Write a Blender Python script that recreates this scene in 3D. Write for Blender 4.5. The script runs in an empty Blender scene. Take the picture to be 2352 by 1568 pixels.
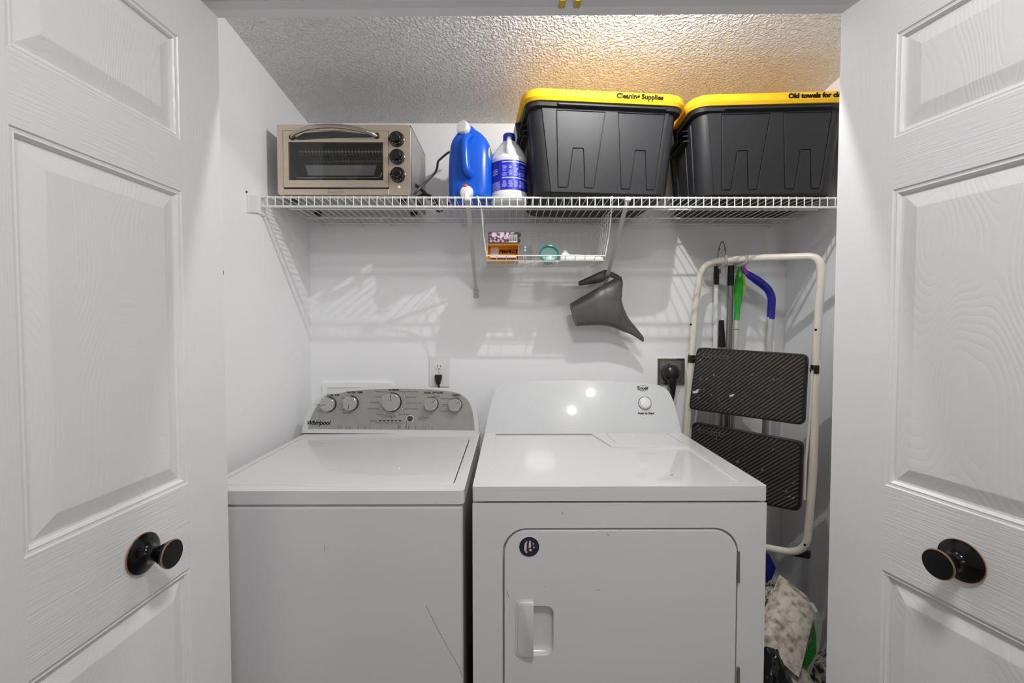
import bpy, bmesh, math, random
from mathutils import Vector, Matrix, noise

random.seed(7)
scene = bpy.context.scene
C = scene.collection
R = math.radians

# ------------------------------------------------------------------ camera
F_PX, CAM_Z = 1040.0, 1.317
PITCH, YAW = math.atan(34 / 1040.0), math.atan(6 / 1040.0)
cam_data = bpy.data.cameras.new('camera')
cam_data.sensor_fit = 'HORIZONTAL'
cam_data.sensor_width = 36.0
cam_data.lens = F_PX / 2352.0 * 36.0
cam_data.clip_start = 0.02
cam = bpy.data.objects.new('camera', cam_data)
C.objects.link(cam)
cam.location = (0, 0, CAM_Z)
cam.rotation_euler = (math.pi / 2 - PITCH, 0, -YAW)
scene.camera = cam
CAM_R = Matrix.Rotation(-YAW, 3, 'Z') @ Matrix.Rotation(math.pi / 2 - PITCH, 3, 'X')
CAM_P = Vector((0, 0, CAM_Z))

# ------------------------------------------------------------------ world, exposure
world = bpy.data.worlds.new('world')
scene.world = world
world.use_nodes = True
world.node_tree.nodes['Background'].inputs[0].default_value = (0.9, 0.93, 1.0, 1)
world.node_tree.nodes['Background'].inputs[1].default_value = 0.3
scene.view_settings.view_transform = 'Standard'
scene.view_settings.look = 'None'
scene.view_settings.gamma = 1.0
scene.view_settings.use_curve_mapping = False
scene.view_settings.exposure = 0.0
scene.cycles.use_denoising = True
scene.cycles.use_light_tree = True
scene.cycles.max_bounces = 8
scene.cycles.diffuse_bounces = 7
scene.cycles.sample_clamp_indirect = 5.0
CLOSET_LAMP, ROOM_LAMP, WALL_LAMP = 17.8, 16.5, 10.6     # watts of the lamp bulbs


def ray(px, py):
    return CAM_R @ Vector(((px - 1176) / F_PX, (784 - py) / F_PX, -1.0))


def at(px, py, y):
    """measured point: pixel of the photograph at distance y into the closet"""
    d = ray(px, py)
    return CAM_P + d * (y / d.y)


def at_z(px, py, z):
    d = ray(px, py)
    return CAM_P + d * ((z - CAM_Z) / d.z)


def hit(px, py, p0, n):
    d = ray(px, py)
    return CAM_P + d * ((Vector(p0) - CAM_P).dot(Vector(n)) / d.dot(Vector(n)))


# ------------------------------------------------------------------ helpers
def lin(c):
    return tuple((v / 12.92 if v <= 0.04045 else ((v + 0.055) / 1.055) ** 2.4) for v in [x / 255.0 for x in c])


class NT:
    def __init__(s, m):
        s.t = m.node_tree
        s.b = s.t.nodes['Principled BSDF']

    def n(s, kind, **kw):
        x = s.t.nodes.new(kind)
        for k, v in kw.items():
            if k.startswith('i_'):
                x.inputs[k[2:].replace('_', ' ')].default_value = v
            else:
                setattr(x, k, v)
        return x

    def l(s, a, b):
        s.t.links.new(a, b)


def mat(name, rgb, rough=0.5, metal=0.0, coat=0.0, spec=0.5, noise_amt=0.0, noise_scale=20.0,
        bump=0.0, bump_scale=200.0, bump_dist=0.001, stretch=(1, 1, 1), emit=0.0, rough_var=0.0):
    m = bpy.data.materials.new(name)
    m.use_nodes = True
    t = NT(m)
    b = t.b
    c = lin(rgb)
    b.inputs['Base Color'].default_value = (*c, 1)
    b.inputs['Roughness'].default_value = rough
    b.inputs['Metallic'].default_value = metal
    b.inputs['Coat Weight'].default_value = coat
    b.inputs['Coat Roughness'].default_value = 0.05
    b.inputs['Specular IOR Level'].default_value = spec
    if emit:
        b.inputs['Emission Color'].default_value = (*c, 1)
        b.inputs['Emission Strength'].default_value = emit
    co = t.n('ShaderNodeTexCoord')
    mp = t.n('ShaderNodeMapping')
    mp.inputs['Scale'].default_value = stretch
    t.l(co.outputs['Object'], mp.inputs['Vector'])
    nz = t.n('ShaderNodeTexNoise')
    nz.inputs['Scale'].default_value = noise_scale
    nz.inputs['Detail'].default_value = 4
    t.l(mp.outputs[0], nz.inputs['Vector'])
    amt = max(noise_amt, 0.015)
    mx = t.n('ShaderNodeMix', data_type='RGBA')
    mx.inputs[6].default_value = (*[max(0, v * (1 - amt)) for v in c], 1)
    mx.inputs[7].default_value = (*[min(1, v * (1 + amt)) for v in c], 1)
    t.l(nz.outputs[0], mx.inputs[0])
    t.l(mx.outputs[2], b.inputs['Base Color'])
    if rough_var:
        mr = t.n('ShaderNodeMapRange')
        mr.inputs[3].default_value = max(0, rough - rough_var)
        mr.inputs[4].default_value = min(1, rough + rough_var)
        t.l(nz.outputs[0], mr.inputs[0])
        t.l(mr.outputs[0], b.inputs['Roughness'])
    if bump:
        n2 = t.n('ShaderNodeTexNoise')
        n2.inputs['Scale'].default_value = bump_scale
        n2.inputs['Detail'].default_value = 3
        t.l(mp.outputs[0], n2.inputs['Vector'])
        bp = t.n('ShaderNodeBump')
        bp.inputs['Strength'].default_value = bump
        bp.inputs['Distance'].default_value = bump_dist
        t.l(n2.outputs[0], bp.inputs['Height'])
        t.l(bp.outputs[0], b.inputs['Normal'])
    return m


W = {}                                    # world matrix of every object we parent to


def wm(o):
    return W.get(o.name, Matrix.Identity(4))


def props(o, label=None, cat=None, group=None, kind=None):
    for k, v in (('label', label), ('category', cat), ('group', group), ('kind', kind)):
        if v:
            o[k] = v
    return o


def thing(name, label, cat, loc=(0, 0, 0), rotz=0.0, group=None, kind=None):
    o = bpy.data.objects.new(name, None)
    o.empty_display_size = 0.05
    C.objects.link(o)
    o.location = loc
    o.rotation_euler = (0, 0, rotz)
    W[o.name] = Matrix.Translation(Vector(loc)) @ Matrix.Rotation(rotz, 4, 'Z')
    return props(o, label, cat, group, kind)


def rrect(hw, hd, r, n=5, cx=0.0, cy=0.0):
    r = min(r, hw * 0.999, hd * 0.999)
    pts = []
    for qx, qy, a0 in ((1, 1, 0), (-1, 1, 90), (-1, -1, 180), (1, -1, 270)):
        for k in range(n + 1):
            a = R(a0 + 90.0 * k / n)
            pts.append((cx + qx * (hw - r) + r * math.cos(a), cy + qy * (hd - r) + r * math.sin(a)))
    return pts


def smooth_path(pts, n=6, closed=False):
    P = [Vector(p) for p in pts]
    out = []
    m = len(P)
    rng = range(m) if closed else range(m - 1)
    for i in rng:
        p0 = P[(i - 1) % m] if (closed or i > 0) else P[i]
        p1, p2 = P[i], P[(i + 1) % m]
        p3 = P[(i + 2) % m] if (closed or i + 2 < m) else p2
        for k in range(n):
            t = k / n
            out.append(0.5 * ((2 * p1) + (p2 - p0) * t + (2 * p0 - 5 * p1 + 4 * p2 - p3) * t * t + (3 * p1 - p0 - 3 * p2 + p3) * t ** 3))
    if not closed:
        out.append(P[-1])
    return out


def round_path(pts, r, n=5):
    """polyline with its corners rounded"""
    P = [Vector(p) for p in pts]
    out = [P[0]]
    for i in range(1, len(P) - 1):
        a, b, c = P[i - 1], P[i], P[i + 1]
        u, v = (a - b), (c - b)
        rr = min(r, u.length * 0.49, v.length * 0.49)
        p, q = b + u.normalized() * rr, b + v.normalized() * rr
        for k in range(n + 1):
            t = k / n
            out.append(p * (1 - t) ** 2 + b * 2 * t * (1 - t) + q * t * t)
    out.append(P[-1])
    return out


def offset_poly(pts, d):
    """outline moved outwards by d (mitred)"""
    n = len(pts)
    area = sum(pts[i][0] * pts[(i + 1) % n][1] - pts[(i + 1) % n][0] * pts[i][1] for i in range(n))
    sg = 1 if area > 0 else -1
    out = []
    for i in range(n):
        p0, p1, p2 = Vector(pts[i - 1]), Vector(pts[i]), Vector(pts[(i + 1) % n])
        e1, e2 = (p1 - p0).normalized(), (p2 - p1).normalized()
        n1, n2 = Vector((e1.y, -e1.x)) * sg, Vector((e2.y, -e2.x)) * sg
        m = (n1 + n2)
        m = m.normalized() if m.length > 1e-6 else n1
        k = d / max(.4, m.dot(n1))
        out.append((p1.x + m.x * k, p1.y + m.y * k))
    return out


class MB:
    def __init__(s):
        s.v, s.f = [], []

    def add(s, v, f):
        o = len(s.v)
        s.v += [Vector(p) for p in v]
        s.f += [[i + o for i in q] for q in f]
        return s

    def box(s, a, b):
        x0, y0, z0 = a
        x1, y1, z1 = b
        return s.add([(x0, y0, z0), (x1, y0, z0), (x1, y1, z0), (x0, y1, z0), (x0, y0, z1), (x1, y0, z1), (x1, y1, z1), (x0, y1, z1)],
                     [(0, 3, 2, 1), (4, 5, 6, 7), (0, 1, 5, 4), (1, 2, 6, 5), (2, 3, 7, 6), (3, 0, 4, 7)])

    def loft(s, rings, cap0=True, cap1=True, closed=True):
        n = len(rings[0])
        v = [p for r in rings for p in r]
        f = []
        for i in range(len(rings) - 1):
            for k in range(n if closed else n - 1):
                a, b = i * n + k, i * n + (k + 1) % n
                f.append((a, b, b + n, a + n))
        if cap0:
            f.append(tuple(range(n - 1, -1, -1)))
        if cap1:
            f.append(tuple((len(rings) - 1) * n + k for k in range(n)))
        return s.add(v, f)

    def tube(s, pts, r, n=8, closed=False):
        P = [Vector(p) for p in pts]
        m = len(P)
        rad = r if isinstance(r, (list, tuple)) else [r] * m
        T = []
        for i in range(m):
            a = P[(i - 1) % m] if (closed or i) else P[0]
            b = P[(i + 1) % m] if (closed or i < m - 1) else P[-1]
            t = (b - a)
            T.append(t.normalized() if t.length > 1e-9 else Vector((0, 0, 1)))
        up = Vector((0, 0, 1)) if abs(T[0].z) < 0.9 else Vector((1, 0, 0))
        N = T[0].cross(up).normalized()
        rings = []
        for i in range(m):
            N = (N - T[i] * N.dot(T[i]))
            N = N.normalized() if N.length > 1e-6 else T[i].orthogonal().normalized()
            B = T[i].cross(N)
            rings.append([P[i] + (N * math.cos(2 * math.pi * k / n) + B * math.sin(2 * math.pi * k / n)) * rad[i] for k in range(n)])
        if closed:
            rings.append(rings[0])
            return s.loft(rings, False, False)
        return s.loft(rings)

    def lathe(s, prof, o=(0, 0, 0), axis=(0, 0, 1), n=24, cap0=True, cap1=True):
        A = Vector(axis).normalized()
        X = A.orthogonal().normalized()
        Y = A.cross(X)
        O = Vector(o)
        return s.loft([[O + A * h + (X * math.cos(2 * math.pi * k / n) + Y * math.sin(2 * math.pi * k / n)) * max(r, 1e-5) for k in range(n)] for r, h in prof], cap0, cap1)

    def prism(s, poly, fn):
        """poly: 2-D outline; fn(u, v, w) gives the point, w = 0 (back) or 1 (front)"""
        return s.loft([[fn(u, v, 0) for u, v in poly], [fn(u, v, 1) for u, v in poly]])

    def plate(s, outer, holes, fn):
        """flat plate with holes through it"""
        bm = bmesh.new()
        loops = []
        for lp in [outer] + holes:
            vs = [bm.verts.new((u, v, 0)) for u, v in lp]
            for i in range(len(vs)):
                bm.edges.new((vs[i], vs[(i + 1) % len(vs)]))
            loops.append(vs)
        bmesh.ops.triangle_fill(bm, use_beauty=True, use_dissolve=False, edges=bm.edges[:])
        bm.verts.index_update()
        pts = [(v.co.x, v.co.y) for v in bm.verts]
        tris = [[v.index for v in f.verts] for f in bm.faces]
        lps = [[v.index for v in vs] for vs in loops]
        bm.free()
        k = len(pts)
        v = [fn(u, w, 0) for u, w in pts] + [fn(u, w, 1) for u, w in pts]
        f = [t for t in tris] + [[i + k for i in reversed(t)] for t in tris]
        for lp in lps:
            for i in range(len(lp)):
                a, b = lp[i], lp[(i + 1) % len(lp)]
                f.append((a, b, b + k, a + k))
        return s.add(v, f)

    def build(s, name, m, parent=None, local=False, smooth=True, bevel=None, loc=None, seg=2, angle=35, sub=0, fix=True):
        me = bpy.data.meshes.new(name)
        M = wm(parent).inverted() if parent and not local else Matrix.Identity(4)
        if loc is not None and parent is None:
            M = Matrix.Translation(-Vector(loc))
        me.from_pydata([tuple(M @ p) for p in s.v], [], s.f)
        if fix:
            bm = bmesh.new()
            bm.from_mesh(me)
            bmesh.ops.remove_doubles(bm, verts=bm.verts[:], dist=1e-6)
            bmesh.ops.recalc_face_normals(bm, faces=bm.faces[:])
            bm.to_mesh(me)
            bm.free()
        me.materials.append(m)
        o = bpy.data.objects.new(name, me)
        C.objects.link(o)
        if parent:
            o.parent = parent
            W[o.name] = wm(parent)
        elif loc is not None:
            o.location = loc
            W[o.name] = Matrix.Translation(Vector(loc))
        if smooth:
            me.shade_smooth()
            me.set_sharp_from_angle(angle=R(angle))
        if bevel:
            b = o.modifiers.new('bevel', 'BEVEL')
            b.width = bevel
            b.segments = seg
            b.limit_method = 'ANGLE'
            b.angle_limit = R(30)
            b.harden_normals = True
        if sub:
            u = o.modifiers.new('sub', 'SUBSURF')
            u.levels = u.render_levels = sub
        return o


def text_mb(s, size, fn, shear=0.0, align='CENTER', depth=1.0, bold=0.0):
    """lettering as a mesh; fn(u, v, w) maps text space to the world, w = 0 / 1 for its thickness"""
    cu = bpy.data.curves.new('lettering', 'FONT')
    cu.body = s
    cu.size = size
    cu.shear = shear
    cu.align_x = align
    cu.align_y = 'CENTER'
    cu.resolution_u = 2
    cu.offset = bold
    ob = bpy.data.objects.new('lettering_tmp', cu)
    C.objects.link(ob)
    dg = bpy.context.evaluated_depsgraph_get()
    me = bpy.data.meshes.new_from_object(ob.evaluated_get(dg))
    b = MB()
    v = [p.co for p in me.vertices]
    k = len(v)
    faces = [list(p.vertices) for p in me.polygons]
    cnt = {}
    for q in faces:
        for i in range(len(q)):
            e = (q[i], q[(i + 1) % len(q)])
            cnt[e] = 1
    side = [(a, c, c + k, a + k) for (a, c) in cnt if (c, a) not in cnt]
    b.add([fn(p.x, p.y, 0) for p in v] + [fn(p.x, p.y, depth) for p in v], [[i + k for i in q] for q in faces] + side)
    bpy.data.objects.remove(ob)
    bpy.data.curves.remove(cu)
    bpy.data.meshes.remove(me)
    return b


# ------------------------------------------------------------------ materials
M = {}
M['wall'] = mat('wall paint', (239, 239, 240), 0.55, bump=0.12, bump_scale=260, bump_dist=0.0008, noise_amt=0.015, noise_scale=3)
M['room'] = mat('room paint', (222, 222, 222), 0.7)
M['trim'] = mat('trim paint', (214, 214, 216), 0.35, bump=0.05, bump_scale=60, bump_dist=0.0006)
M['soffit'] = mat('soffit paint', (230, 230, 231), 0.5, bump=0.06, bump_scale=80, bump_dist=0.0006)
M['floor'] = mat('floor vinyl', (120, 112, 104), 0.5, noise_amt=0.15, noise_scale=8)
M['enamel'] = mat('white enamel', (216, 216, 217), 0.3, coat=0.8, noise_amt=0.015, noise_scale=4, bump=0.05, bump_scale=30, bump_dist=0.0006)
M['enamel2'] = mat('white plastic console', (206, 207, 208), 0.4, coat=0.55, noise_scale=4)
M['lid'] = mat('lid enamel', (216, 216, 215), 0.3, coat=0.7, noise_amt=0.02, noise_scale=5)
M['dark_gap'] = mat('dark gap', (30, 30, 31), 0.7)
M['brushed'] = mat('grey brushed panel', (158, 158, 154), 0.38, metal=0.35, noise_amt=0.10, noise_scale=30, bump=0.05, bump_scale=250)
M['chrome'] = mat('chrome', (205, 206, 206), 0.12, metal=1.0)
M['knob_face'] = mat('knob face', (176, 177, 175), 0.3, metal=0.5)
M['ink'] = mat('black print', (24, 24, 25), 0.7, spec=0.1)
M['ink_grey'] = mat('grey print', (92, 92, 92), 0.5)
M['dark_button'] = mat('dark button', (60, 60, 62), 0.35)
M['bronze'] = mat('oil rubbed bronze', (22, 20, 20), 0.22, metal=0.75, coat=0.3, noise_amt=0.2, noise_scale=30)
M['copper'] = mat('rubbed copper edge', (176, 140, 112), 0.35, metal=0.9)
M['wire'] = mat('white coated wire', (228, 227, 224), 0.35)
M['wire_cream'] = mat('basket wire', (224, 222, 216), 0.35)
M['strut'] = mat('painted steel strut', (190, 190, 186), 0.35, metal=0.15)
M['plastic_w'] = mat('white plastic', (226, 226, 224), 0.35)
M['toaster'] = mat('warm stainless', (214, 200, 180), 0.34, metal=0.75, noise_amt=0.10, noise_scale=14, stretch=(1, 1, 6), rough_var=0.1)
M['toaster_side'] = mat('toaster side', (172, 170, 166), 0.38, metal=0.6, noise_amt=0.04, noise_scale=60)
M['handle_steel'] = mat('brushed steel handle', (186, 176, 162), 0.25, metal=0.95, noise_amt=0.12, noise_scale=30)
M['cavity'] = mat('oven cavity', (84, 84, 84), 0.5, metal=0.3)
M['pan'] = mat('baking pan', (150, 150, 150), 0.35, metal=0.5)
M['black'] = mat('black plastic', (22, 22, 23), 0.3)
M['black_gloss'] = mat('glossy black knob', (14, 13, 13), 0.12, coat=0.5)
M['cord'] = mat('dark cord', (52, 50, 49), 0.45)
M['bin'] = mat('black bin plastic', (36, 36, 38), 0.5, spec=0.28, noise_amt=0.10, noise_scale=25, bump=0.12, bump_scale=420, bump_dist=0.0006)
M['yellow'] = mat('yellow lid', (232, 182, 34), 0.55, spec=0.2, noise_amt=0.03)
M['jug'] = mat('blue jug', (3, 84, 196), 0.28, noise_amt=0.04)
M['jug_yellow'] = mat('yellow label', (240, 190, 30), 0.4)
M['orange_red'] = mat('orange spigot', (226, 78, 30), 0.4)
M['bleach'] = mat('white bottle', (232, 233, 233), 0.3)
M['label_blue'] = mat('blue label', (26, 40, 180), 0.35)
M['label_dark'] = mat('dark blue label', (18, 30, 156), 0.35)
M['label_pale'] = mat('label print', (186, 192, 240), 0.4)
M['cap_blue'] = mat('blue cap', (22, 66, 172), 0.3)
M['can'] = mat('grey can plastic', (78, 78, 77), 0.42, noise_amt=0.05, noise_scale=12)
M['cream'] = mat('cream enamel tube', (222, 216, 202), 0.3, noise_amt=0.05, noise_scale=20)
M['tread'] = mat('tread rubber', (76, 72, 68), 0.32, noise_amt=0.25, noise_scale=30)
M['tread_base'] = mat('tread base', (20, 19, 19), 0.45)
M['splat'] = mat('white paint splatter', (224, 222, 218), 0.5)
M['green'] = mat('green handle', (34, 168, 36), 0.3)
M['lime'] = mat('lime grip', (176, 208, 40), 0.35)
M['purple'] = mat('purple hook end', (146, 52, 170), 0.35)
M['blue_grip'] = mat('blue grip', (26, 34, 150), 0.28)
M['pole_white'] = mat('white pole', (222, 222, 222), 0.3)
M['pole_grey'] = mat('steel pole', (150, 149, 146), 0.3, metal=0.85)
M['pole_silver'] = mat('silver pole', (205, 204, 202), 0.35, metal=0.3)
M['hook'] = mat('grey hook', (166, 165, 160), 0.4, metal=0.3)
M['galv'] = mat('galvanised box', (150, 144, 132), 0.4, metal=0.8, noise_amt=0.2, noise_scale=30)
M['brass'] = mat('brass', (196, 166, 60), 0.35, metal=0.8)
M['orange_box'] = mat('orange carton', (238, 172, 32), 0.5, noise_amt=0.05)
M['orange_in'] = mat('carton side', (226, 150, 18), 0.55)
M['paper'] = mat('white paper', (222, 220, 214), 0.7)
M['grey_card'] = mat('grey carton side', (150, 150, 146), 0.6, noise_amt=0.15, noise_scale=60)
M['dark_box'] = mat('dark carton', (44, 38, 44), 0.45)
M['cloth'] = mat('white cloth', (228, 227, 224), 0.8, bump=0.3, bump_scale=300)
M['teal'] = mat('teal plastic', (60, 160, 148), 0.2)
M['teal_in'] = mat('teal glass inside', (150, 196, 188), 0.15)
M['green_stripe'] = mat('green stripe', (20, 146, 28), 0.4)
M['black_bag'] = mat('black bag', (16, 16, 17), 0.22, coat=0.4, bump=0.6, bump_scale=30, bump_dist=0.006)
M['navy'] = mat('navy sticker', (32, 40, 54), 0.35, noise_amt=0.25, noise_scale=200)
M['maroon'] = mat('maroon stripe', (70, 24, 34), 0.4)
M['sticker_white'] = mat('sticker print', (214, 200, 212), 0.4)
M['scuff'] = mat('dark scuff', (92, 90, 88), 0.7)
M['mop_blue'] = mat('blue mop pad', (20, 34, 120), 0.7, noise_amt=0.1)


def tweak_ceiling():
    m = bpy.data.materials.new('textured ceiling')
    m.use_nodes = True
    t = NT(m)
    t.b.inputs['Base Color'].default_value = (*lin((245, 244, 243)), 1)
    t.b.inputs['Roughness'].default_value = 0.4
    co = t.n('ShaderNodeTexCoord')
    warp = t.n('ShaderNodeTexNoise')
    warp.inputs['Scale'].default_value = 22
    t.l(co.outputs['Object'], warp.inputs['Vector'])
    add = t.n('ShaderNodeMix', data_type='VECTOR')
    add.inputs[0].default_value = 0.02
    t.l(co.outputs['Object'], add.inputs[4])
    t.l(warp.outputs['Color'], add.inputs[5])
    a = t.n('ShaderNodeTexNoise')
    a.inputs['Scale'].default_value = 115
    a.inputs['Detail'].default_value = 2.5
    a.inputs['Roughness'].default_value = 0.45
    t.l(add.outputs[1], a.inputs['Vector'])
    r = t.n('ShaderNodeValToRGB')
    r.color_ramp.elements[0].position = 0.36
    r.color_ramp.elements[1].position = 0.66
    t.l(a.outputs[0], r.inputs[0])
    bp = t.n('ShaderNodeBump')
    bp.inputs['Strength'].default_value = 1.0
    bp.inputs['Distance'].default_value = 0.0062
    t.l(r.outputs[0], bp.inputs['Height'])
    t.l(bp.outputs[0], t.b.inputs['Normal'])
    return m


M['ceiling'] = tweak_ceiling()


def grain_mat(name, kind):
    """white moulded door skin with embossed wood grain"""
    m = bpy.data.materials.new(name)
    m.use_nodes = True
    t = NT(m)
    t.b.inputs['Base Color'].default_value = (*lin((222, 222, 223)), 1)
    t.b.inputs['Roughness'].default_value = 0.33
    co = t.n('ShaderNodeTexCoord')
    mp = t.n('ShaderNodeMapping')
    t.l(co.outputs['Object'], mp.inputs['Vector'])
    nz = t.n('ShaderNodeTexNoise')
    nz.inputs['Scale'].default_value = 1.0
    nz.inputs['Detail'].default_value = 3
    if kind == 'stile':
        mp.inputs['Scale'].default_value = (420, 60, 14)
    elif kind == 'rail':
        mp.inputs['Scale'].default_value = (14, 60, 300)
    else:
        mp.inputs['Scale'].default_value = (1, 1, 1)
    t.l(mp.outputs[0], nz.inputs['Vector'])
    h = nz.outputs[0]
    if kind == 'panel':
        w = t.n('ShaderNodeTexNoise')
        w.inputs['Scale'].default_value = 3.2
        w.inputs['Detail'].default_value = 1.0
        m2 = t.n('ShaderNodeMapping')
        m2.inputs['Scale'].default_value = (1.9, 1.0, 0.55)
        t.l(co.outputs['Object'], m2.inputs['Vector'])
        t.l(m2.outputs[0], w.inputs['Vector'])
        mul = t.n('ShaderNodeMath', operation='MULTIPLY')
        mul.inputs[1].default_value = 52.0
        t.l(w.outputs[0], mul.inputs[0])
        fr = t.n('ShaderNodeMath', operation='PINGPONG')
        fr.inputs[1].default_value = 0.5
        t.l(mul.outputs[0], fr.inputs[0])
        pw = t.n('ShaderNodeMath', operation='POWER')
        pw.inputs[1].default_value = 0.35
        t.l(fr.outputs[0], pw.inputs[0])
        h = pw.outputs[0]
    bp = t.n('ShaderNodeBump')
    bp.inputs['Strength'].default_value = {'stile': 0.45, 'rail': 0.6, 'panel': 0.38}[kind]
    bp.inputs['Distance'].default_value = {'stile': 0.0011, 'rail': 0.0016, 'panel': 0.0011}[kind]
    t.l(h, bp.inputs['Height'])
    t.l(bp.outputs[0], t.b.inputs['Normal'])
    return m


M['stile'] = grain_mat('door stile', 'stile')
M['rail'] = grain_mat('door rail', 'rail')
M['panel'] = grain_mat('door panel', 'panel')


def clear_mat(name, tint, gloss=0.12, rough=0.05):
    m = bpy.data.materials.new(name)
    m.use_nodes = True
    nt = m.node_tree
    out = nt.nodes['Material Output']
    nt.nodes.remove(nt.nodes['Principled BSDF'])
    tr = nt.nodes.new('ShaderNodeBsdfTransparent')
    tr.inputs[0].default_value = (*tint, 1)
    gl = nt.nodes.new('ShaderNodeBsdfGlossy')
    gl.inputs['Roughness'].default_value = rough
    mx = nt.nodes.new('ShaderNodeMixShader')
    mx.inputs[0].default_value = gloss
    nt.links.new(tr.outputs[0], mx.inputs[1])
    nt.links.new(gl.outputs[0], mx.inputs[2])
    nt.links.new(mx.outputs[0], out.inputs[0])
    return m


M['oven_glass'] = clear_mat('oven glass', (0.86, 0.86, 0.86), 0.05)
M['film'] = clear_mat('crinkled clear film', (0.75, 0.7, 0.64), 0.35, 0.15)


def dots_mat(name):
    m = mat(name, (170, 170, 168), 0.35, metal=0.8)
    t = NT(m)
    co = t.n('ShaderNodeTexCoord')
    mp = t.n('ShaderNodeMapping')
    mp.inputs['Scale'].default_value = (118, 0, 118)
    mp.inputs['Rotation'].default_value = (0, R(45), 0)
    t.l(co.outputs['Object'], mp.inputs['Vector'])
    ck = t.n('ShaderNodeTexChecker')
    ck.inputs['Scale'].default_value = 1.0
    ck.inputs['Color1'].default_value = (0.02, 0.02, 0.02, 1)
    ck.inputs['Color2'].default_value = (*lin((176, 176, 174)), 1)
    t.l(mp.outputs[0], ck.inputs['Vector'])
    t.l(ck.outputs[0], t.b.inputs['Base Color'])
    return m


M['perforated'] = dots_mat('perforated steel')


def speckle_mat(name, a, b, scale, lo, hi, rough=0.5, bump=0.0):
    m = mat(name, a, rough)
    t = NT(m)
    co = t.n('ShaderNodeTexCoord')
    nz = t.n('ShaderNodeTexNoise')
    nz.inputs['Scale'].default_value = scale
    nz.inputs['Detail'].default_value = 5
    t.l(co.outputs['Object'], nz.inputs['Vector'])
    r = t.n('ShaderNodeValToRGB')
    r.color_ramp.elements[0].position = lo
    r.color_ramp.elements[0].color = (*lin(a), 1)
    r.color_ramp.elements[1].position = hi
    r.color_ramp.elements[1].color = (*lin(b), 1)
    t.l(nz.outputs[0], r.inputs[0])
    t.l(r.outputs[0], t.b.inputs['Base Color'])
    if bump:
        bp = t.n('ShaderNodeBump')
        bp.inputs['Strength'].default_value = bump
        bp.inputs['Distance'].default_value = 0.003
        t.l(nz.outputs[0], bp.inputs['Height'])
        t.l(bp.outputs[0], t.b.inputs['Normal'])
    return m


M['floral'] = speckle_mat('floral print', (70, 30, 66), (226, 196, 214), 130, 0.44, 0.56)
M['dirty_paper'] = speckle_mat('stained paper', (132, 117, 100), (206, 198, 186), 46, 0.30, 0.56, 0.7, 0.35)
M['pouch_side'] = speckle_mat('pale green pouch side', (176, 186, 178), (204, 206, 200), 20, 0.4, 0.6, 0.4)
M['crinkle'] = speckle_mat('crinkled foil film', (64, 54, 46), (214, 206, 196), 60, 0.42, 0.64, 0.18, 1.0)

# ================================================================== the setting
YB = 1.97                                   # back wall
LW, RW = at(712, 620, YB).x, at(1803, 620, YB).x
YF0, YF1 = 0.985, 1.10                      # front wall of the closet, room side / closet side
JL, JR = -0.745, 1.075                      # jambs of the door opening
HEAD = at(515, 41, 1.111).z                                # height of the opening
ROOM = (-1.7, 2.1, -2.4, 2.44)              # x0, x1, y0, ceiling of the room


def skew(x):                                # the front wall is not quite square to the closet
    return -0.016 * x


b = MB().box((ROOM[0], ROOM[2], -0.05), (ROOM[1], YB + 0.1, 0.0))
props(b.build('floor', M['floor'], smooth=False), 'brown vinyl floor under the washer and dryer', kind='structure')
b = MB().box((LW - 0.1, YB, 0), (RW + 0.1, YB + 0.1, 2.6))
props(b.build('wall_back', M['wall'], smooth=False), kind='structure')
b = MB().box((LW - 0.1, YF1 - 0.02, 0), (LW, YB, 2.6))
props(b.build('wall_left', M['wall'], smooth=False), kind='structure')
b = MB().box((RW, YF1 - 0.05, 0), (RW + 0.1, YB, 2.6))
props(b.build('wall_right', M['wall'], smooth=False), kind='structure')
# closet ceiling: drops towards the back wall
zb = at(900, 283, YB).z
zf = at(515.5, 40.8, at(515.5, 40.8, 1.0).y * LW / at(515.5, 40.8, 1.0).x).z
yf = LW / at(515.5, 40.8, 1.0).x
sl = (zf - zb) / (YB - yf)
b = MB()
z_front = zb + sl * (YB - YF1 + 0.05)
b.add([(LW - .05, YF1 - .05, z_front), (RW + .05, YF1 - .05, z_front), (RW + .05, YB + .02, zb - .02 * sl), (LW - .05, YB + .02, zb - .02 * sl),
       (LW - .05, YF1 - .05, z_front + .06), (RW + .05, YF1 - .05, z_front + .06), (RW + .05, YB + .02, zb + .06), (LW - .05, YB + .02, zb + .06)],
      [(0, 1, 2, 3), (7, 6, 5, 4), (0, 4, 5, 1), (1, 5, 6, 2), (2, 6, 7, 3), (3, 7, 4, 0)])
props(b.build('ceiling', M['ceiling'], smooth=False), 'white textured closet ceiling', kind='structure')


def closet_ceiling_z(y):
    return zb + sl * (YB - y)


# front wall with the door opening
b = MB()
outer = [(ROOM[0], 0), (JL, 0), (JL, HEAD), (JR, HEAD), (JR, 0), (ROOM[1], 0), (ROOM[1], 2.6), (ROOM[0], 2.6)]
b.plate(outer, [], lambda u, v, w: Vector((u, (YF1 if w == 0 else YF0) + skew(u), v)))
props(b.build('wall_front', M['soffit'], smooth=False), kind='structure')
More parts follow.
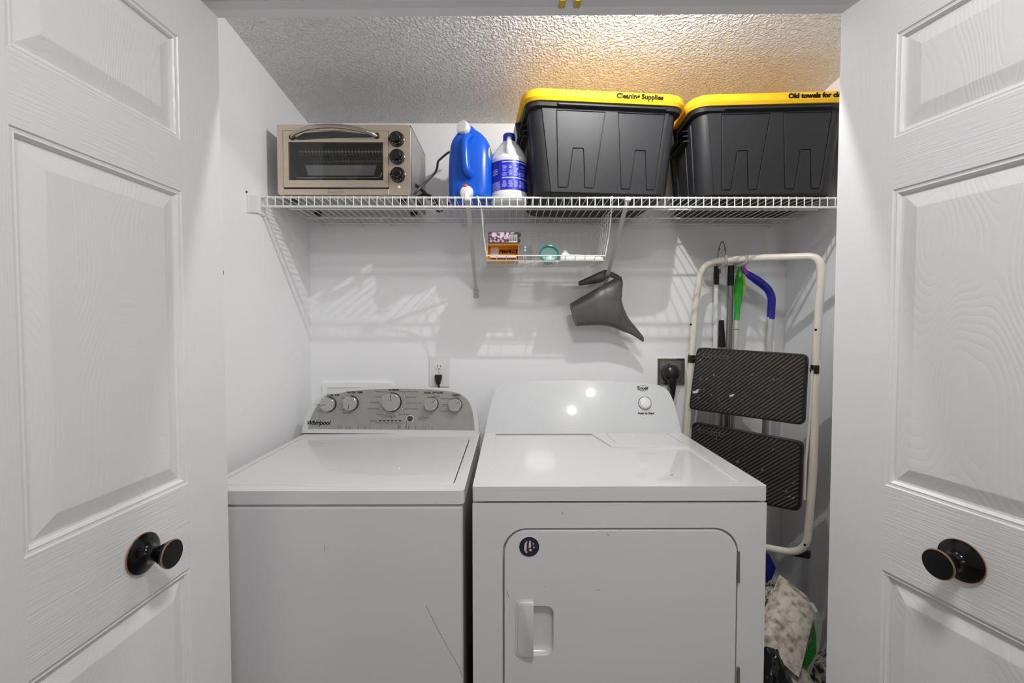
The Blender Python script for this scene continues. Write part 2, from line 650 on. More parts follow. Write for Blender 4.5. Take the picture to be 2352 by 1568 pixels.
# the rest of the room behind the camera
b = MB().box((ROOM[0] - 0.1, ROOM[2], 0), (ROOM[0], YF1, 2.6))
props(b.build('wall_room_left', M['room'], smooth=False), kind='structure')
b = MB().box((ROOM[1], ROOM[2], 0), (ROOM[1] + 0.1, YF1, 2.6))
props(b.build('wall_room_right', M['room'], smooth=False), kind='structure')
b = MB().box((ROOM[0], ROOM[2] - 0.1, 0), (ROOM[1], ROOM[2], 2.6))
props(b.build('wall_room_back', M['room'], smooth=False), kind='structure')
b = MB().box((ROOM[0], ROOM[2], ROOM[3]), (ROOM[1], YF0 + 0.02, ROOM[3] + 0.05))
props(b.build('ceiling_room', M['room'], smooth=False), kind='structure')

# bifold track under the head of the opening
tr = thing('trim_1', 'white metal bifold door track along the top of the opening', None, (0, 1.035, HEAD - 0.015), kind='structure')
tb = HEAD - 0.016
for x0, x1 in ((JL, 0.128), (0.142, JR)):
    b = MB()
    for (a, c, z0, z1) in ((1.024, 1.048, tb, HEAD), (1.020, 1.024, tb + .004, HEAD), (1.048, 1.052, tb + .004, HEAD)):
        b.add([(x0, a + skew(x0), z0), (x1, a + skew(x1), z0), (x1, c + skew(x1), z0), (x0, c + skew(x0), z0),
               (x0, a + skew(x0), z1), (x1, a + skew(x1), z1), (x1, c + skew(x1), z1), (x0, c + skew(x0), z1)],
              [(0, 3, 2, 1), (4, 5, 6, 7), (0, 1, 5, 4), (1, 2, 6, 5), (2, 3, 7, 6), (3, 0, 4, 7)])
    b.build('track_rail', M['trim'], tr, smooth=False)
for x in (0.118, 0.152):
    b = MB().box((x - 0.007, 1.026 + skew(x), tb - 0.003), (x + 0.007, 1.0505 + skew(x), tb + 0.010))
    b.build('track_stop', M['brass'], tr, bevel=0.002)


# ------------------------------------------------------------------ bifold doors
LEAF_W, LEAF_Z0, LEAF_Z1, LEAF_T = 0.545, 0.02, at(500, 40, 1.05).z, 0.035
PANELS = [(0.24, at(441, 1302, .93).z), (at(436, 1110, .93).z, at(423, 439, .93).z), (at(423, 322, .93).z, at(412, 84, .93).z)]
SX0, SX1 = 0.12, 0.425


def build_leaf(name, root, origin, d, sgn, knob_s=None):
    """leaf along direction d from origin; its moulded face looks to sgn * (z x d)"""
    d = Vector((d[0], d[1], 0)).normalized()
    n = Vector((0, 0, 1)).cross(d) * sgn
    O = Vector((origin[0], origin[1], 0))

    def P(s, z, o):
        return O + d * s + Vector((0, 0, z)) + n * o
    # core slab, stiles and rails
    core = MB()
    e = 0.0025
    pts = [(0, LEAF_Z0), (LEAF_W, LEAF_Z0), (LEAF_W, LEAF_Z1), (0, LEAF_Z1)]
    core.loft([[P(s, z, -LEAF_T) for s, z in pts], [P(s, z, -0.0105) for s, z in pts]])
    sub_root = core.build(name, M['stile'], root, smooth=False)
    for s0, s1 in ((0, SX0), (SX1, LEAF_W)):
        b = MB()
        q = [(s0, LEAF_Z0), (s1, LEAF_Z0), (s1, LEAF_Z1), (s0, LEAF_Z1)]
        b.loft([[P(s, z, -0.0105) for s, z in q], [P(s, z, 0) for s, z in q]])
        b.build('stile', M['stile'], sub_root, smooth=False)
    zs = [LEAF_Z0] + [z for p in PANELS for z in p] + [LEAF_Z1]
    for k in range(0, len(zs), 2):
        b = MB()
        q = [(SX0, zs[k]), (SX1, zs[k]), (SX1, zs[k + 1]), (SX0, zs[k + 1])]
        b.loft([[P(s, z, -0.0105) for s, z in q], [P(s, z, -0.0002) for s, z in q]])
        b.build('rail', M['rail'], sub_root, smooth=False)
    prof = [(0, 0.0), (0.002, -0.0022), (0.0055, -0.0028), (0.008, -0.0022), (0.0105, -0.0050), (0.0125, -0.0088), (0.0165, -0.0092), (0.044, -0.0012), (0.046, -0.0008)]
    for z0, z1 in PANELS:
        b = MB()
        rings = [[P(SX0 + i, z0 + i, o), P(SX1 - i, z0 + i, o), P(SX1 - i, z1 - i, o), P(SX0 + i, z1 - i, o)] for i, o in prof]
        b.loft(rings, False, True)
        b.build('panel', M['panel'], sub_root, smooth=False)
    if knob_s:
        kz = 0.905
        o = P(knob_s, kz, 0)
        r = MB().lathe([(0.0345, 0), (0.0362, 0.0015), (0.0362, 0.004)], o, n, 40).build('rosette_edge', M['copper'], sub_root)
        r = MB().lathe([(0.0352, 0.002), (0.0352, 0.0052), (0.031, 0.008), (0.022, 0.0105), (0.016, 0.014), (0.0125, 0.020), (0.012, 0.028), (0.014, 0.034)], o, n, 40).build('rosette', M['bronze'], sub_root)
        MB().lathe([(0.012, 0.026), (0.0145, 0.034), (0.0195, 0.042), (0.0235, 0.050), (0.0252, 0.0545), (0.0252, 0.0556)], o, n, 40).build('knob', M['bronze'], sub_root)
        MB().lathe([(0.0254, 0.0552), (0.0254, 0.0566), (0.0236, 0.0578)], o, n, 40).build('knob_rim', M['copper'], sub_root)
        MB().lathe([(0.0238, 0.0565), (0.0238, 0.0580), (0.012, 0.0584), (0.0, 0.0585)], o, n, 40).build('knob_face', M['bronze'], sub_root)
    return sub_root


lo = at(515, 750, 1.05)
ro = at(1916, 750, 1.03)
dL, dR = (-0.0436, -0.999), (0.225, -0.974)
d1 = thing('door_1', 'white panelled bifold door folded open on the left, bronze knob', None, (lo.x, lo.y, 0), math.atan2(dL[1], dL[0]), kind='structure')
build_leaf('door_leaf', d1, (lo.x, lo.y), dL, 1, 0.235)
build_leaf('door_leaf', d1, (lo.x - 0.074, lo.y), dL, -1)
d2 = thing('door_2', 'white panelled bifold door folded open on the right, bronze knob', None, (ro.x, ro.y, 0), math.atan2(dR[1], dR[0]), kind='structure')
build_leaf('door_leaf', d2, (ro.x, ro.y), dR, -1, 0.255)
hx = Vector((ro.x, ro.y, 0)) + Vector((*dR, 0)) * LEAF_W
build_leaf('door_leaf', d2, (hx.x + 0.075, hx.y + 0.0), (0.19, 0.974), -1)

# ------------------------------------------------------------------ lamps of the place
ly, lh = 1.145, CAM_Z + 0.925
lz = closet_ceiling_z(ly)
lx = 0.36
lamp = thing('ceiling_light', 'small bare bulb on the closet ceiling behind the door head', 'ceiling light', (lx, ly, lz))
MB().lathe([(0.042, 0), (0.042, -0.012), (0.018, -0.022), (0.015, lh - lz + .02), (.012, lh - lz + .012)], (lx, ly, lz + .004), (0, 0, 1), 24).build('lamp_holder', M['plastic_w'], lamp)


def bulb(parent, p, power, radius, kind='POINT', col=(1.0, 0.992, 0.984)):
    ld = bpy.data.lights.new('bulb', kind)
    ld.energy = power
    ld.color = col
    if kind == 'POINT':
        ld.shadow_soft_size = radius
    else:
        ld.shape = 'DISK'
        ld.size = radius * 2
    o = bpy.data.objects.new('bulb', ld)
    C.objects.link(o)
    o.parent = parent
    o.location = wm(parent).inverted() @ Vector(p)
    return o


bulb(lamp, (lx, ly, lh), CLOSET_LAMP, .008)
x, y = 0.25, 0.15
lp = thing('room_ceiling_light', 'round flush ceiling light of the room in front of the closet', 'ceiling light', (x, y, ROOM[3]))
MB().lathe([(0.15, 0.0), (0.15, -0.02), (0.135, -0.026)], (x, y, ROOM[3]), (0, 0, 1), 32).build('lamp_ring', M['plastic_w'], lp)
MB().lathe([(0.132, -0.010), (0.132, -0.022), (0.0, -0.024)], (x, y, ROOM[3]), (0, 0, 1), 24).build('lamp_diffuser', M['plastic_w'], lp)
bulb(lp, (x, y, ROOM[3] - .032), ROOM_LAMP, .13, 'AREA')
for x, vz, who in ((.80, 2.017, 'lower left'), (1.06, 2.25, 'upper right')):
    vl = thing('wall_light', 'round globe wall light, %s of the pair facing the closet' % who, 'wall light', (x, ROOM[2], vz), group='globe wall lights')
    MB().lathe([(.055, 0), (.055, .012), (.03, .02)], (x, ROOM[2], vz), (0, 1, 0), 24).build('wall_plate', M['chrome'], vl)
    MB().lathe([(.02, .01), (.022, .04), (.016, .075)], (x, ROOM[2], vz), (0, 1, 0), 16).build('globe_socket', M['chrome'], vl)
    bulb(vl, (x, ROOM[2] + .112, vz), WALL_LAMP, .032)

# ================================================================== washer
WX0, WX1, WY0, WY1 = -0.803, at(1066, 1150, 1.147).x, 1.147, 1.835
WZ, WSEAM = 0.898, 0.861
wash = thing('washing_machine', 'white top-loading washer with a grey control panel and five knobs', 'washing machine', ((WX0 + WX1) / 2, (WY0 + WY1) / 2, 0))
MB().box((WX0 + .004, WY0 + .004, 0.02), (WX1 - .004, WY1, WSEAM - .003)).build('cabinet', M['enamel'], wash, bevel=0.010, seg=3)
MB().box((WX0 + .012, WY0 + .012, WSEAM - .012), (WX1 - .012, WY1 - .01, WSEAM + .004)).build('seam', M['dark_gap'], wash)
for x in (WX0 + .06, WX1 - .06):
    for y in (WY0 + .06, WY1 - .06):
        MB().lathe([(0.02, 0), (0.02, 0.012), (0.008, 0.014), (0.008, 0.03)], (x, y, 0), n=16).build('foot', M['black'], wash)
# lid outline measured on the deck
fl, fr_, br_, bl = at_z(450, 1111, WZ), at_z(1040, 1111, WZ), at_z(1077, 1008, WZ), at_z(690, 1006, WZ)
lx0, lx1, ly0, ly1 = WX0 + .024, fr_.x, fr_.y, br_.y
cx, cy = (lx0 + lx1) / 2, (ly0 + ly1) / 2
lid = rrect((lx1 - lx0) / 2, (ly1 - ly0) / 2, 0.016, 5, cx, cy)


def grip(p, off=0.0):
    x, y = p
    return (x, y)


def with_grip(poly, y_front, gap):
    """front edge of the lid bulges forward in the middle"""
    out = []
    for i, p in enumerate(poly):
        q = poly[(i + 1) % len(poly)]
        out.append(p)
        if abs(p[1] - y_front) < 1e-6 and abs(q[1] - y_front) < 1e-6 and abs(p[0] - q[0]) > 0.1:
            for k in range(1, 24):
                t = k / 24
                x = p[0] + (q[0] - p[0]) * t
                g = max(0, 1 - ((x - cx) / 0.125) ** 2)
                g = g * g * (3 - 2 * g)
                out.append((x, y_front - 0.011 * g))
    return out


hole = rrect((lx1 - lx0) / 2 + .0035, (ly1 - ly0) / 2 + .0035, 0.018, 5, cx, cy)
hole = with_grip(hole, ly0 - .0035, 0)
lidp = with_grip(lid, ly0, 0)
orr = rrect((WX1 - WX0) / 2, (WY1 - WY0) / 2, 0.012, 4, (WX0 + WX1) / 2, (WY0 + WY1) / 2)
MB().plate(orr, [hole], lambda u, v, w: Vector((u, v, (WSEAM + .001 if w == 0 else WZ)))).build('top_deck', M['enamel'], wash, bevel=0.005, seg=3)
MB().box((WX0 + .01, WY0 + .01, WSEAM + .004), (WX1 - .01, WY1 - .01, WZ - .012)).build('tub_cover', M['dark_gap'], wash)
MB().prism(lidp, lambda u, v, w: Vector((u, v, (WZ - .010 if w == 0 else WZ + .0005 + 0.002 * (1 - ((v - cy) / (ly1 - ly0) * 2) ** 2))))).build('lid', M['lid'], wash, bevel=0.003, seg=3)

# control console
CW_P, CW_N = Vector((0, 1.762, WZ)), Vector((0, -math.cos(R(8)), math.sin(R(8))))
CW_U, CW_V = Vector((1, 0, 0)), Vector((0, math.sin(R(8)), math.cos(R(8))))


def on_w(px, py, o=0.0):
    return hit(px, py, CW_P, CW_N) + CW_N * o


def px_shape(name, pts, fn, o0, o1, m, parent, **kw):
    b = MB()
    b.loft([[fn(x, y, o0) for x, y in pts], [fn(x, y, o1) for x, y in pts]])
    return b.build(name, m, parent, **kw)


def sm2(pts, n=4):
    return [(p.x, p.y) for p in smooth_path([(x, y, 0) for x, y in pts], n)]


co_out = [(693, 995)] + sm2([(694, 988), (699, 966), (706, 948), (717, 929), (733, 912), (757, 900.5), (795, 893), (845, 888.5), (900, 887), (955, 887.5), (1008, 890), (1043, 894.5), (1066, 902), (1082, 914), (1092, 931), (1097, 952), (1100, 980)]) + [(1101, 998)]
b = MB()
ring0 = [on_w(x, y) for x, y in co_out]
back = [Vector((p.x, WY1 - 0.005, p.z - 0.004 - (0.012 if p.z > WZ + .02 else 0))) for p in ring0]
b.loft([back, ring0])
console = b.build('console', M['enamel2'], wash, bevel=0.005, seg=3)
co_in = [(707, 984.5)] + sm2([(708, 981), (713, 962), (723, 940), (739, 921), (762, 908), (800, 899), (850, 894), (900, 892.5), (955, 893), (1006, 895.5), (1041, 900), (1062, 908), (1076, 921), (1084, 940), (1088, 962), (1090, 984)]) + [(1090.5, 987.5)]
px_shape('control_panel', co_in, on_w, -0.001, 0.0012, M['brushed'], wash, smooth=False)
b = MB()
b.loft([[on_w(x, y, -.004) for x, y in ((694, 997.5), (1101, 1000.5), (1101, 997.5), (694, 994.5))], [on_w(x, y, .0012) for x, y in ((694, 997.5), (1101, 1000.5), (1101, 997.5), (694, 994.5))]])
b.build('console_gap', M['dark_gap'], wash)


def mm(px_, y=1.76):
    return px_ / F_PX * y


for (x, y, r, a) in ((756, 928, 16.5, 190), (807, 926, 16.5, 260), (901, 923, 21, 95), (991.5, 927, 15.5, 40), (1046, 929, 15.5, 35)):
    o = on_w(x, y)
    rr = mm(r)
    k = MB().lathe([(rr * 1.06, 0), (rr * 1.06, .006), (rr * .98, .010), (rr * .96, .020)], o, CW_N, 32).build('knob', M['black'], wash)
    MB().lathe([(rr * .99, .008), (rr * 1.0, .019), (rr * .97, .023), (rr * .90, .0245), (rr * .88, .0235)], o, CW_N, 32).build('knob_ring', M['chrome'], k)
    MB().lathe([(rr * .90, .015), (rr * .90, .024), (0, .0242)], o, CW_N, 32).build('knob_cap', M['knob_face'], k)
    dv = CW_U * math.cos(R(a)) + CW_V * math.sin(R(a))
    sd = CW_N.cross(dv)
    p0, p1 = o + CW_N * .0243 + dv * rr * .15, o + CW_N * .0243 + dv * rr * .85
    q = [p0 - sd * .0007, p1 - sd * .0007, p1 + sd * .0007, p0 + sd * .0007]
    MB().loft([q, [v + CW_N * .0005 for v in q]]).build('pointer', M['ink'], k)
MB().lathe([(mm(8.2), 0), (mm(8.2), .0022), (mm(6.8), .0026)], on_w(942, 961), CW_N, 28).build('button_ring', M['plastic_w'], wash)
MB().lathe([(mm(6.8), 0), (mm(6.8), .004), (mm(5), .0046), (0, .0048)], on_w(942, 961), CW_N, 28).build('start_button', M['dark_button'], wash)


def lettering(name, txt, cxp, cyp, hpx, onf, U, V, N, m, parent, y=1.76, shear=0.0, align='CENTER', bold=0.0, o=0.0014, th=0.0004):
    size = mm(hpx, y) * 1.38
    p = onf(cxp, cyp)
    tb_ = text_mb(txt, size, lambda u, v, w: p + U * u + V * v + N * (o + th * w), shear, align, 1.0, bold)
    return tb_.build(name, m, parent, smooth=False, fix=False)


LW_ARGS = (on_w, CW_U, CW_V, CW_N)
lettering('brand_lettering', 'Whirlpool', 731, 971, 9.4, *LW_ARGS, M['ink'], wash, shear=0.35, bold=0.0006)
for (t, x, y, h) in (('LOAD SIZE', 766, 907, 4.2), ('WATER TEMP', 815, 901, 4.6), ('NORMAL', 905, 895.5, 4.6), ('SOAK OPTIONS', 996, 902, 4.6), ('FABRIC', 1048, 907.5, 4.4)):
    lettering('lettering', t, x, y, h, *LW_ARGS, M['ink'], wash, bold=0.0003)
small = [('Medium', 754, 910.5, 3.6, 'C'), ('Small', 748, 916, 3.4, 'R'), ('Large', 736, 929, 3.6, 'R'), ('Auto', 739, 943, 3.6, 'R'), ('Hot', 812, 907.5, 3.4, 'C'), ('Warm', 796, 914, 3.6, 'R'),
         ('Cool', 789, 927.5, 3.6, 'R'), ('Cold', 791, 941, 3.6, 'R'), ('Tap Cold', 797, 947.5, 3.8, 'C'), ('Bulky Items', 888, 899, 4, 'R'), ('Colors', 877, 911, 4, 'R'), ('Delicates', 871, 924, 4, 'R'), ('Quick Wash', 872, 938, 4, 'R'),
         ('Towels', 880, 951, 4, 'R'), ('Deep Water Wash', 920, 899, 4, 'L'), ('Heavy Duty', 930, 911.5, 4, 'L'), ('Rinse, Drain, Spin', 932, 925, 4, 'L'), ('Clean Washer', 927, 938.5, 4, 'L'), ('Drain & Spin', 914, 951, 4, 'L'),
         ('Rinse & Spin', 898, 955, 4, 'C'), ('Spin', 900, 959, 3.6, 'C'), ('Options', 857, 966, 4, 'C'), ('Start/Pause', 961, 959, 3.8, 'L'), ('Hold 3 sec', 961, 963.5, 3, 'L'), ('Normal', 1002, 909.5, 3.4, 'C'), ('Extra Rinse', 1012, 915, 3.6, 'L'), ('Softener', 1015, 929, 3.6, 'L'),
         ('Rinse', 1015, 933, 3.2, 'L'), ('Presoak', 1009, 943.5, 3.8, 'L'), ('off', 1052, 912, 3.2, 'C'), ('on', 1066, 918, 3.2, 'C'), ('Lid Locked   Wash   Rinse   Spin   Done', 896, 970.5, 3, 'C')]
for (t, x, y, h, al) in small:
    lettering('lettering', t, x, y, h, *LW_ARGS, M['ink_grey'], wash, align={'C': 'CENTER', 'L': 'LEFT', 'R': 'RIGHT'}[al])
for k in range(6):
    x = 873.5 + 9.1 * k
    px_shape('indicator', [(x - 3, 966.8), (x + 2, 966.8), (x + 3, 964.8), (x - 2, 964.8)], on_w, 0.001, 0.0022, M['ink'], wash, smooth=False)
for (x, y) in ((880, 911), (875, 924), (875, 938), (883, 950), (929, 911), (930, 925), (925, 938), (913, 950)):
    MB().lathe([(mm(1.1), 0), (mm(1.1), .0018)], on_w(x, y), CW_N, 8).build('tick_mark', M['plastic_w'], wash, smooth=False)
# grime runs under the buttons
for i in range(26):
    x = 765 + random.random() * 260
    h = 3 + random.random() * (16 if 900 < x < 980 else 9)
    w_ = 0.25 + random.random() * 0.35
    px_shape('water_stain', [(x - w_, 985), (x + w_, 985), (x + w_ + .6, 985 - h), (x - w_ + .6, 985 - h)], on_w, 0.0012, 0.0015, M['ink_grey'], wash, smooth=False)
# scuffs on the front of the washer
for sc__ in (((747, 1250), (744, 1268)), ((978, 1390), (1002, 1438), (1030, 1490), (1054, 1530), (1063, 1556))):
    MB().tube([at(*p, WY0 + .0038) for p in sc__], 0.0004, 5).build('scratch', M['scuff'], wash)

# ================================================================== dryer
DX0, DX1, DY0, DY1 = at(1085, 1130, 1.132).x, at(1762, 1130, 1.132).x, 1.132, 1.84
DZ, DSEAM = 0.914, 0.875
dry = thing('clothes_dryer', 'white front-loading dryer with a round sticker on its door', 'dryer', ((DX0 + DX1) / 2, (DY0 + DY1) / 2, 0))
dx0, dx1 = at(1158, 1300, DY0).x, at(1691, 1300, DY0).x
dz1, dz0 = at(1400, 1216, DY0).z, 0.26
dcx, dcz = (dx0 + dx1) / 2, (dz0 + dz1) / 2
outer = rrect((DX1 - DX0) / 2, (DSEAM - .004 - .03) / 2, 0.003, 2, (DX0 + DX1) / 2, (DSEAM - .004 + .03) / 2)
dh = rrect((dx1 - dx0) / 2 + .004, (dz1 - dz0) / 2 + .004, 0.062, 10, dcx, dcz)
MB().plate(outer, [dh], lambda u, v, w: Vector((u, DY0 + .016 * (1 - w), v))).build('front_panel', M['enamel'], dry, bevel=0.0035, seg=3)
MB().box((DX0, DY0 + .014, .03), (DX1, DY1, DSEAM - .004)).build('cabinet', M['enamel'], dry, bevel=0.004)
MB().box((DX0 + .01, DY0 + .012, DSEAM - .01), (DX1 - .01, DY1 - .01, DSEAM + .004)).build('seam', M['dark_gap'], dry)
for x in (DX0 + .06, DX1 - .06):
    for y in (DY0 + .06, DY1 - .06):
        MB().lathe([(0.02, 0), (0.02, 0.012), (0.008, 0.014), (0.008, 0.035)], (x, y, 0), n=16).build('foot', M['black'], dry)
# door with the finger recess
hz0, hz1 = at(1250, 1502, DY0).z, at(1250, 1389, DY0).z
hx0, hx1 = at(1206, 1440, DY0).x, at(1271, 1440, DY0).x
door_o = rrect((dx1 - dx0) / 2 - .001, (dz1 - dz0) / 2 - .001, 0.058, 10, dcx, dcz)
rec = rrect((hx1 - hx0) / 2, (hz1 - hz0) / 2, 0.020, 8, (hx0 + hx1) / 2, (hz0 + hz1) / 2)
door = MB().plate(door_o, [rec], lambda u, v, w: Vector((u, DY0 + (.012 if w == 0 else -.004), v))).build('door', M['enamel'], dry, bevel=0.008, seg=4)
rb = MB()
r2 = lambda k, o: [Vector(((hx0 + hx1) / 2 + (u - (hx0 + hx1) / 2) * k, DY0 + o, (hz0 + hz1) / 2 + (v - (hz0 + hz1) / 2) * (1 - (1 - k) * .5))) for u, v in rec]
rb.loft([r2(1.0, .002), r2(.97, .008), r2(.86, .0118), r2(.3, .0125)], False, True)
rb.build('finger_recess', M['enamel'], door, angle=60)
gx0, gx1 = at(1184, 1440, DY0 - .006).x, at(1225.5, 1440, DY0 - .02).x
gz0, gz1 = at(1200, 1510, DY0 - .006).z, at(1200, 1378, DY0 - .006).z
gp = [(u, v) for u, v in rrect((gx1 - gx0), (gz1 - gz0) / 2, 0.014, 6, gx1, (gz0 + gz1) / 2) if u <= gx1 + 1e-6]
gp = sorted([p for p in gp if p[1] > (gz0 + gz1) / 2], key=lambda p: -p[0]) + sorted([p for p in gp if p[1] <= (gz0 + gz1) / 2], key=lambda p: p[0])
gp = [(gx1, gz1)] + gp + [(gx1, gz0)]
gb = MB()
gcx, gcz = gx1, (gz0 + gz1) / 2
lay = lambda k, kz, o0, o1: [Vector((gcx + (u - gcx) * k, DY0 - (o0 + (o1 - o0) * max(0, (u - gx0) / (gx1 - gx0))), gcz + (v - gcz) * kz)) for u, v in gp]
gb.loft([lay(1, 1, .002, .002), lay(1, 1, .006, .006), lay(.93, .975, .0065, .0065), lay(.90, .965, .0058, .0058), lay(.86, .95, .0085, .014), lay(.70, .88, .0115, .0175)], True, True)
gb.build('handle', M['enamel2'], door, bevel=0.0012, angle=40)
for (y0, y1) in ((1266, 1337), (1532, 1603)):
    p0, p1 = at(1696, y1, DY0 - .004), at(1696, y0, DY0 - .004)
    b = MB()
    b.tube([p0, p1], 0.0038, 10)
    b.box((p0.x - .001, DY0 - .002, p0.z + .002), (p0.x + .004, DY0 + .01, p1.z - .002))
    b.build('hinge', M['galv'], dry)
# sticker
sc_ = at(1215.5, 1255, DY0 - .0045)
NF, UF, VF = Vector((0, -1, 0)), Vector((1, 0, 0)), Vector((0, 0, 1))
sk = MB().lathe([(0.0262, 0), (0.0262, .0006)], sc_, NF, 40).build('sticker', M['plastic_w'], door, smooth=False)
MB().lathe([(0.0254, 0), (0.0254, .0009)], sc_, NF, 40).build('sticker_disc', M['navy'], sk, smooth=False)


def on_s(x, y, o=0.0):                      # sticker art, unit = its radius
    return sc_ + UF * (x * .0254) + VF * (y * .0254) + NF * o


for nm, pts, m in (('stripe', [(-.48, -.42), (-.50, 0), (-.42, .35), (-.28, .58), (-.20, .58), (-.26, .2), (-.26, -.36)], 'sticker_white'), ('stripe', [(-.24, -.36), (-.24, .2), (-.18, .58), (-.08, .62), (-.06, .2), (-.06, -.3)], 'maroon'),
                   ('stripe', [(-.06, -.16), (-.04, .3), (.02, .62), (.14, .62), (.18, .2), (.16, -.06)], 'sticker_white'), ('stripe', [(.18, -.1), (.2, .3), (.18, .6), (.28, .52), (.34, .1), (.28, -.12)], 'maroon'),
                   ('emblem_star', [(.34, .42), (.42, .36), (.5, .38), (.46, .28), (.5, .18), (.42, .24), (.34, .2), (.38, .3)], 'sticker_white'), ('emblem_star', [(.42, .06), (.5, .02), (.54, -.1), (.48, -.16), (.4, -.08)], 'sticker_white'),
                   ('emblem_star', [(-.02, -.3), (.1, -.2), (.24, -.26), (.26, -.38), (.14, -.46), (.02, -.42)], 'sticker_white'), ('emblem_star', [(-.42, -.5), (-.32, -.42), (-.18, -.48), (-.2, -.6), (-.36, -.58)], 'sticker_white')):
    MB().loft([[on_s(x, y, .0008) for x, y in pts], [on_s(x, y, .0012) for x, y in pts]]).build(nm, M[m], sk, smooth=False)
# top with a shallow tray, lint door at the rear right
t0, t1 = at_z(1137, 1003, DZ), at_z(1127, 1100, DZ)
tx0, ty0 = (t0.x + t1.x) / 2, at_z(1300, 1109, DZ).y
tx1 = at_z(1697, 1104, DZ).x + .004
ty1 = at_z(1500, 1025, DZ).y
ty2 = 1.705
tn = at_z(1402, 1022, DZ).x
tray = []
for k in range(6):
    a = R(180 + 90 * k / 5)
    tray.append((tx0 + .014 + .014 * math.cos(a), ty0 + .014 + .014 * math.sin(a)))
for k in range(6):
    a = R(270 + 90 * k / 5)
    tray.append((tx1 - .02 + .02 * math.cos(a), ty0 + .02 + .02 * math.sin(a)))
for k in range(6):
    a = R(0 + 90 * k / 5)
    tray.append((tx1 - .02 + .02 * math.cos(a), ty1 - .02 + .02 * math.sin(a)))
tray += [(tn + .02, ty1), (tn, ty1 + .01), (tn - .035, ty2), (tx0, ty2)]
rect = [(DX0, DY0 - .002), (DX1, DY0 - .002), (DX1, DY1), (DX0, DY1)]
orr = rrect((DX1 - DX0) / 2, (DY1 - DY0 + .002) / 2, 0.008, 4, (DX0 + DX1) / 2, (DY0 + DY1 - .002) / 2)
ldx0, ldx1, ldy0, ldy1 = at_z(1420, 1019, DZ).x, at_z(1572, 1019, DZ).x, at_z(1420, 1019, DZ).y, 1.70
lint = [(ldx0 + .012, ldy0), (ldx1, ldy0), (ldx1 - .004, ldy1 - .002), (ldx0 - .012, ldy1 - .002), (ldx0 - .004, ldy0 + .012)]
MB().plate(orr, [tray, [(x, y) for x, y in lint]], lambda u, v, w: Vector((u, v, DSEAM + .001 if w == 0 else DZ))).build('top_panel', M['enamel'], dry, bevel=0.0035, seg=3)
MB().box((DX0 + .01, DY0 + .01, DSEAM + .004), (DX1 - .01, DY1 - .01, DZ - .0052)).build('top_tray', M['enamel'], dry, smooth=False)
lc = (sum(p[0] for p in lint) / 5, sum(p[1] for p in lint) / 5)
MB().prism([(lc[0] + (x - lc[0]) * .985, lc[1] + (y - lc[1]) * .96) for x, y in lint], lambda u, v, w: Vector((u, v, DZ - .006 if w == 0 else DZ + .0002))).build('lint_door', M['enamel'], dry, bevel=0.001)
# console
CD_P, CD_N = Vector((0, 1.70, DZ)), Vector((0, -math.cos(R(12.4)), math.sin(R(12.4))))
CD_U, CD_V = Vector((1, 0, 0)), Vector((0, math.sin(R(12.4)), math.cos(R(12.4))))


def on_d(px, py, o=0.0):
    return hit(px, py, CD_P, CD_N) + CD_N * o


dc = [(1112, 996.5)] + sm2([(1114, 988), (1122, 951), (1132, 912), (1139, 894), (1149, 883.5), (1170, 878.5), (1230, 875), (1300, 873.5), (1370, 874.2), (1440, 877), (1497, 881.5), (1521, 888), (1537, 900.5), (1548, 925), (1558, 962), (1564, 986)]) + [(1566, 996)]
ring0 = [on_d(x, y) for x, y in dc]
cmid = sum((p for p in ring0), Vector()) / len(ring0)


def shrink(p, k, dy):
    q = cmid + (p - cmid) * k
    return Vector((q.x, p.y + dy, max(q.z, DZ - .003) if p.z < DZ + .01 else q.z))


b = MB()
b.loft([[Vector((p.x, DY1 - .004, p.z - (.02 if p.z > DZ + .03 else 0))) for p in ring0], ring0])
b.build('console', M['enamel2'], dry, bevel=0.011, seg=4)
b = MB()
q = [(1137, 1001.5), (1566, 998.5), (1566, 996.8), (1137, 999.5)]
b.loft([[on_d(x, y, -.002) for x, y in q], [on_d(x, y, .0008) for x, y in q]])
b.build('console_gap', M['dark_gap'], dry)
o = on_d(1481, 925.5)
r_ = mm(15.4, 1.7)
bt = MB().lathe([(r_, 0), (r_, .002), (r_ * .90, .002)], o, CD_N, 36).build('start_knob', M['ink_grey'], dry)
MB().lathe([(r_ * .90, 0), (r_ * .90, .004), (r_ * .80, .005), (r_ * .76, .008), (r_ * .70, .012), (r_ * .5, .0135), (0, .014)], o, CD_N, 36).build('knob_cap', M['plastic_w'], bt)
LD_ARGS = (on_d, CD_U, CD_V, CD_N)
lettering('lettering', 'Push to Start', 1484, 949, 5.2, *LD_ARGS, M['ink'], dry, y=1.71, bold=0.0004, o=.0004)
o = on_d(1476.5, 891)
bd = MB().tube([o + CD_U * (mm(11.6, 1.71) * math.cos(2 * math.pi * k / 40)) + CD_V * (mm(6.6, 1.71) * math.sin(2 * math.pi * k / 40)) + CD_N * .0006 for k in range(40)], .0008, 6, closed=True).build('badge', M['ink_grey'], dry)
lettering('brand_lettering', 'Roper', 1476.5, 891, 7.4, *LD_ARGS, M['ink'], bd, y=1.71, bold=0.0005, o=.0004)
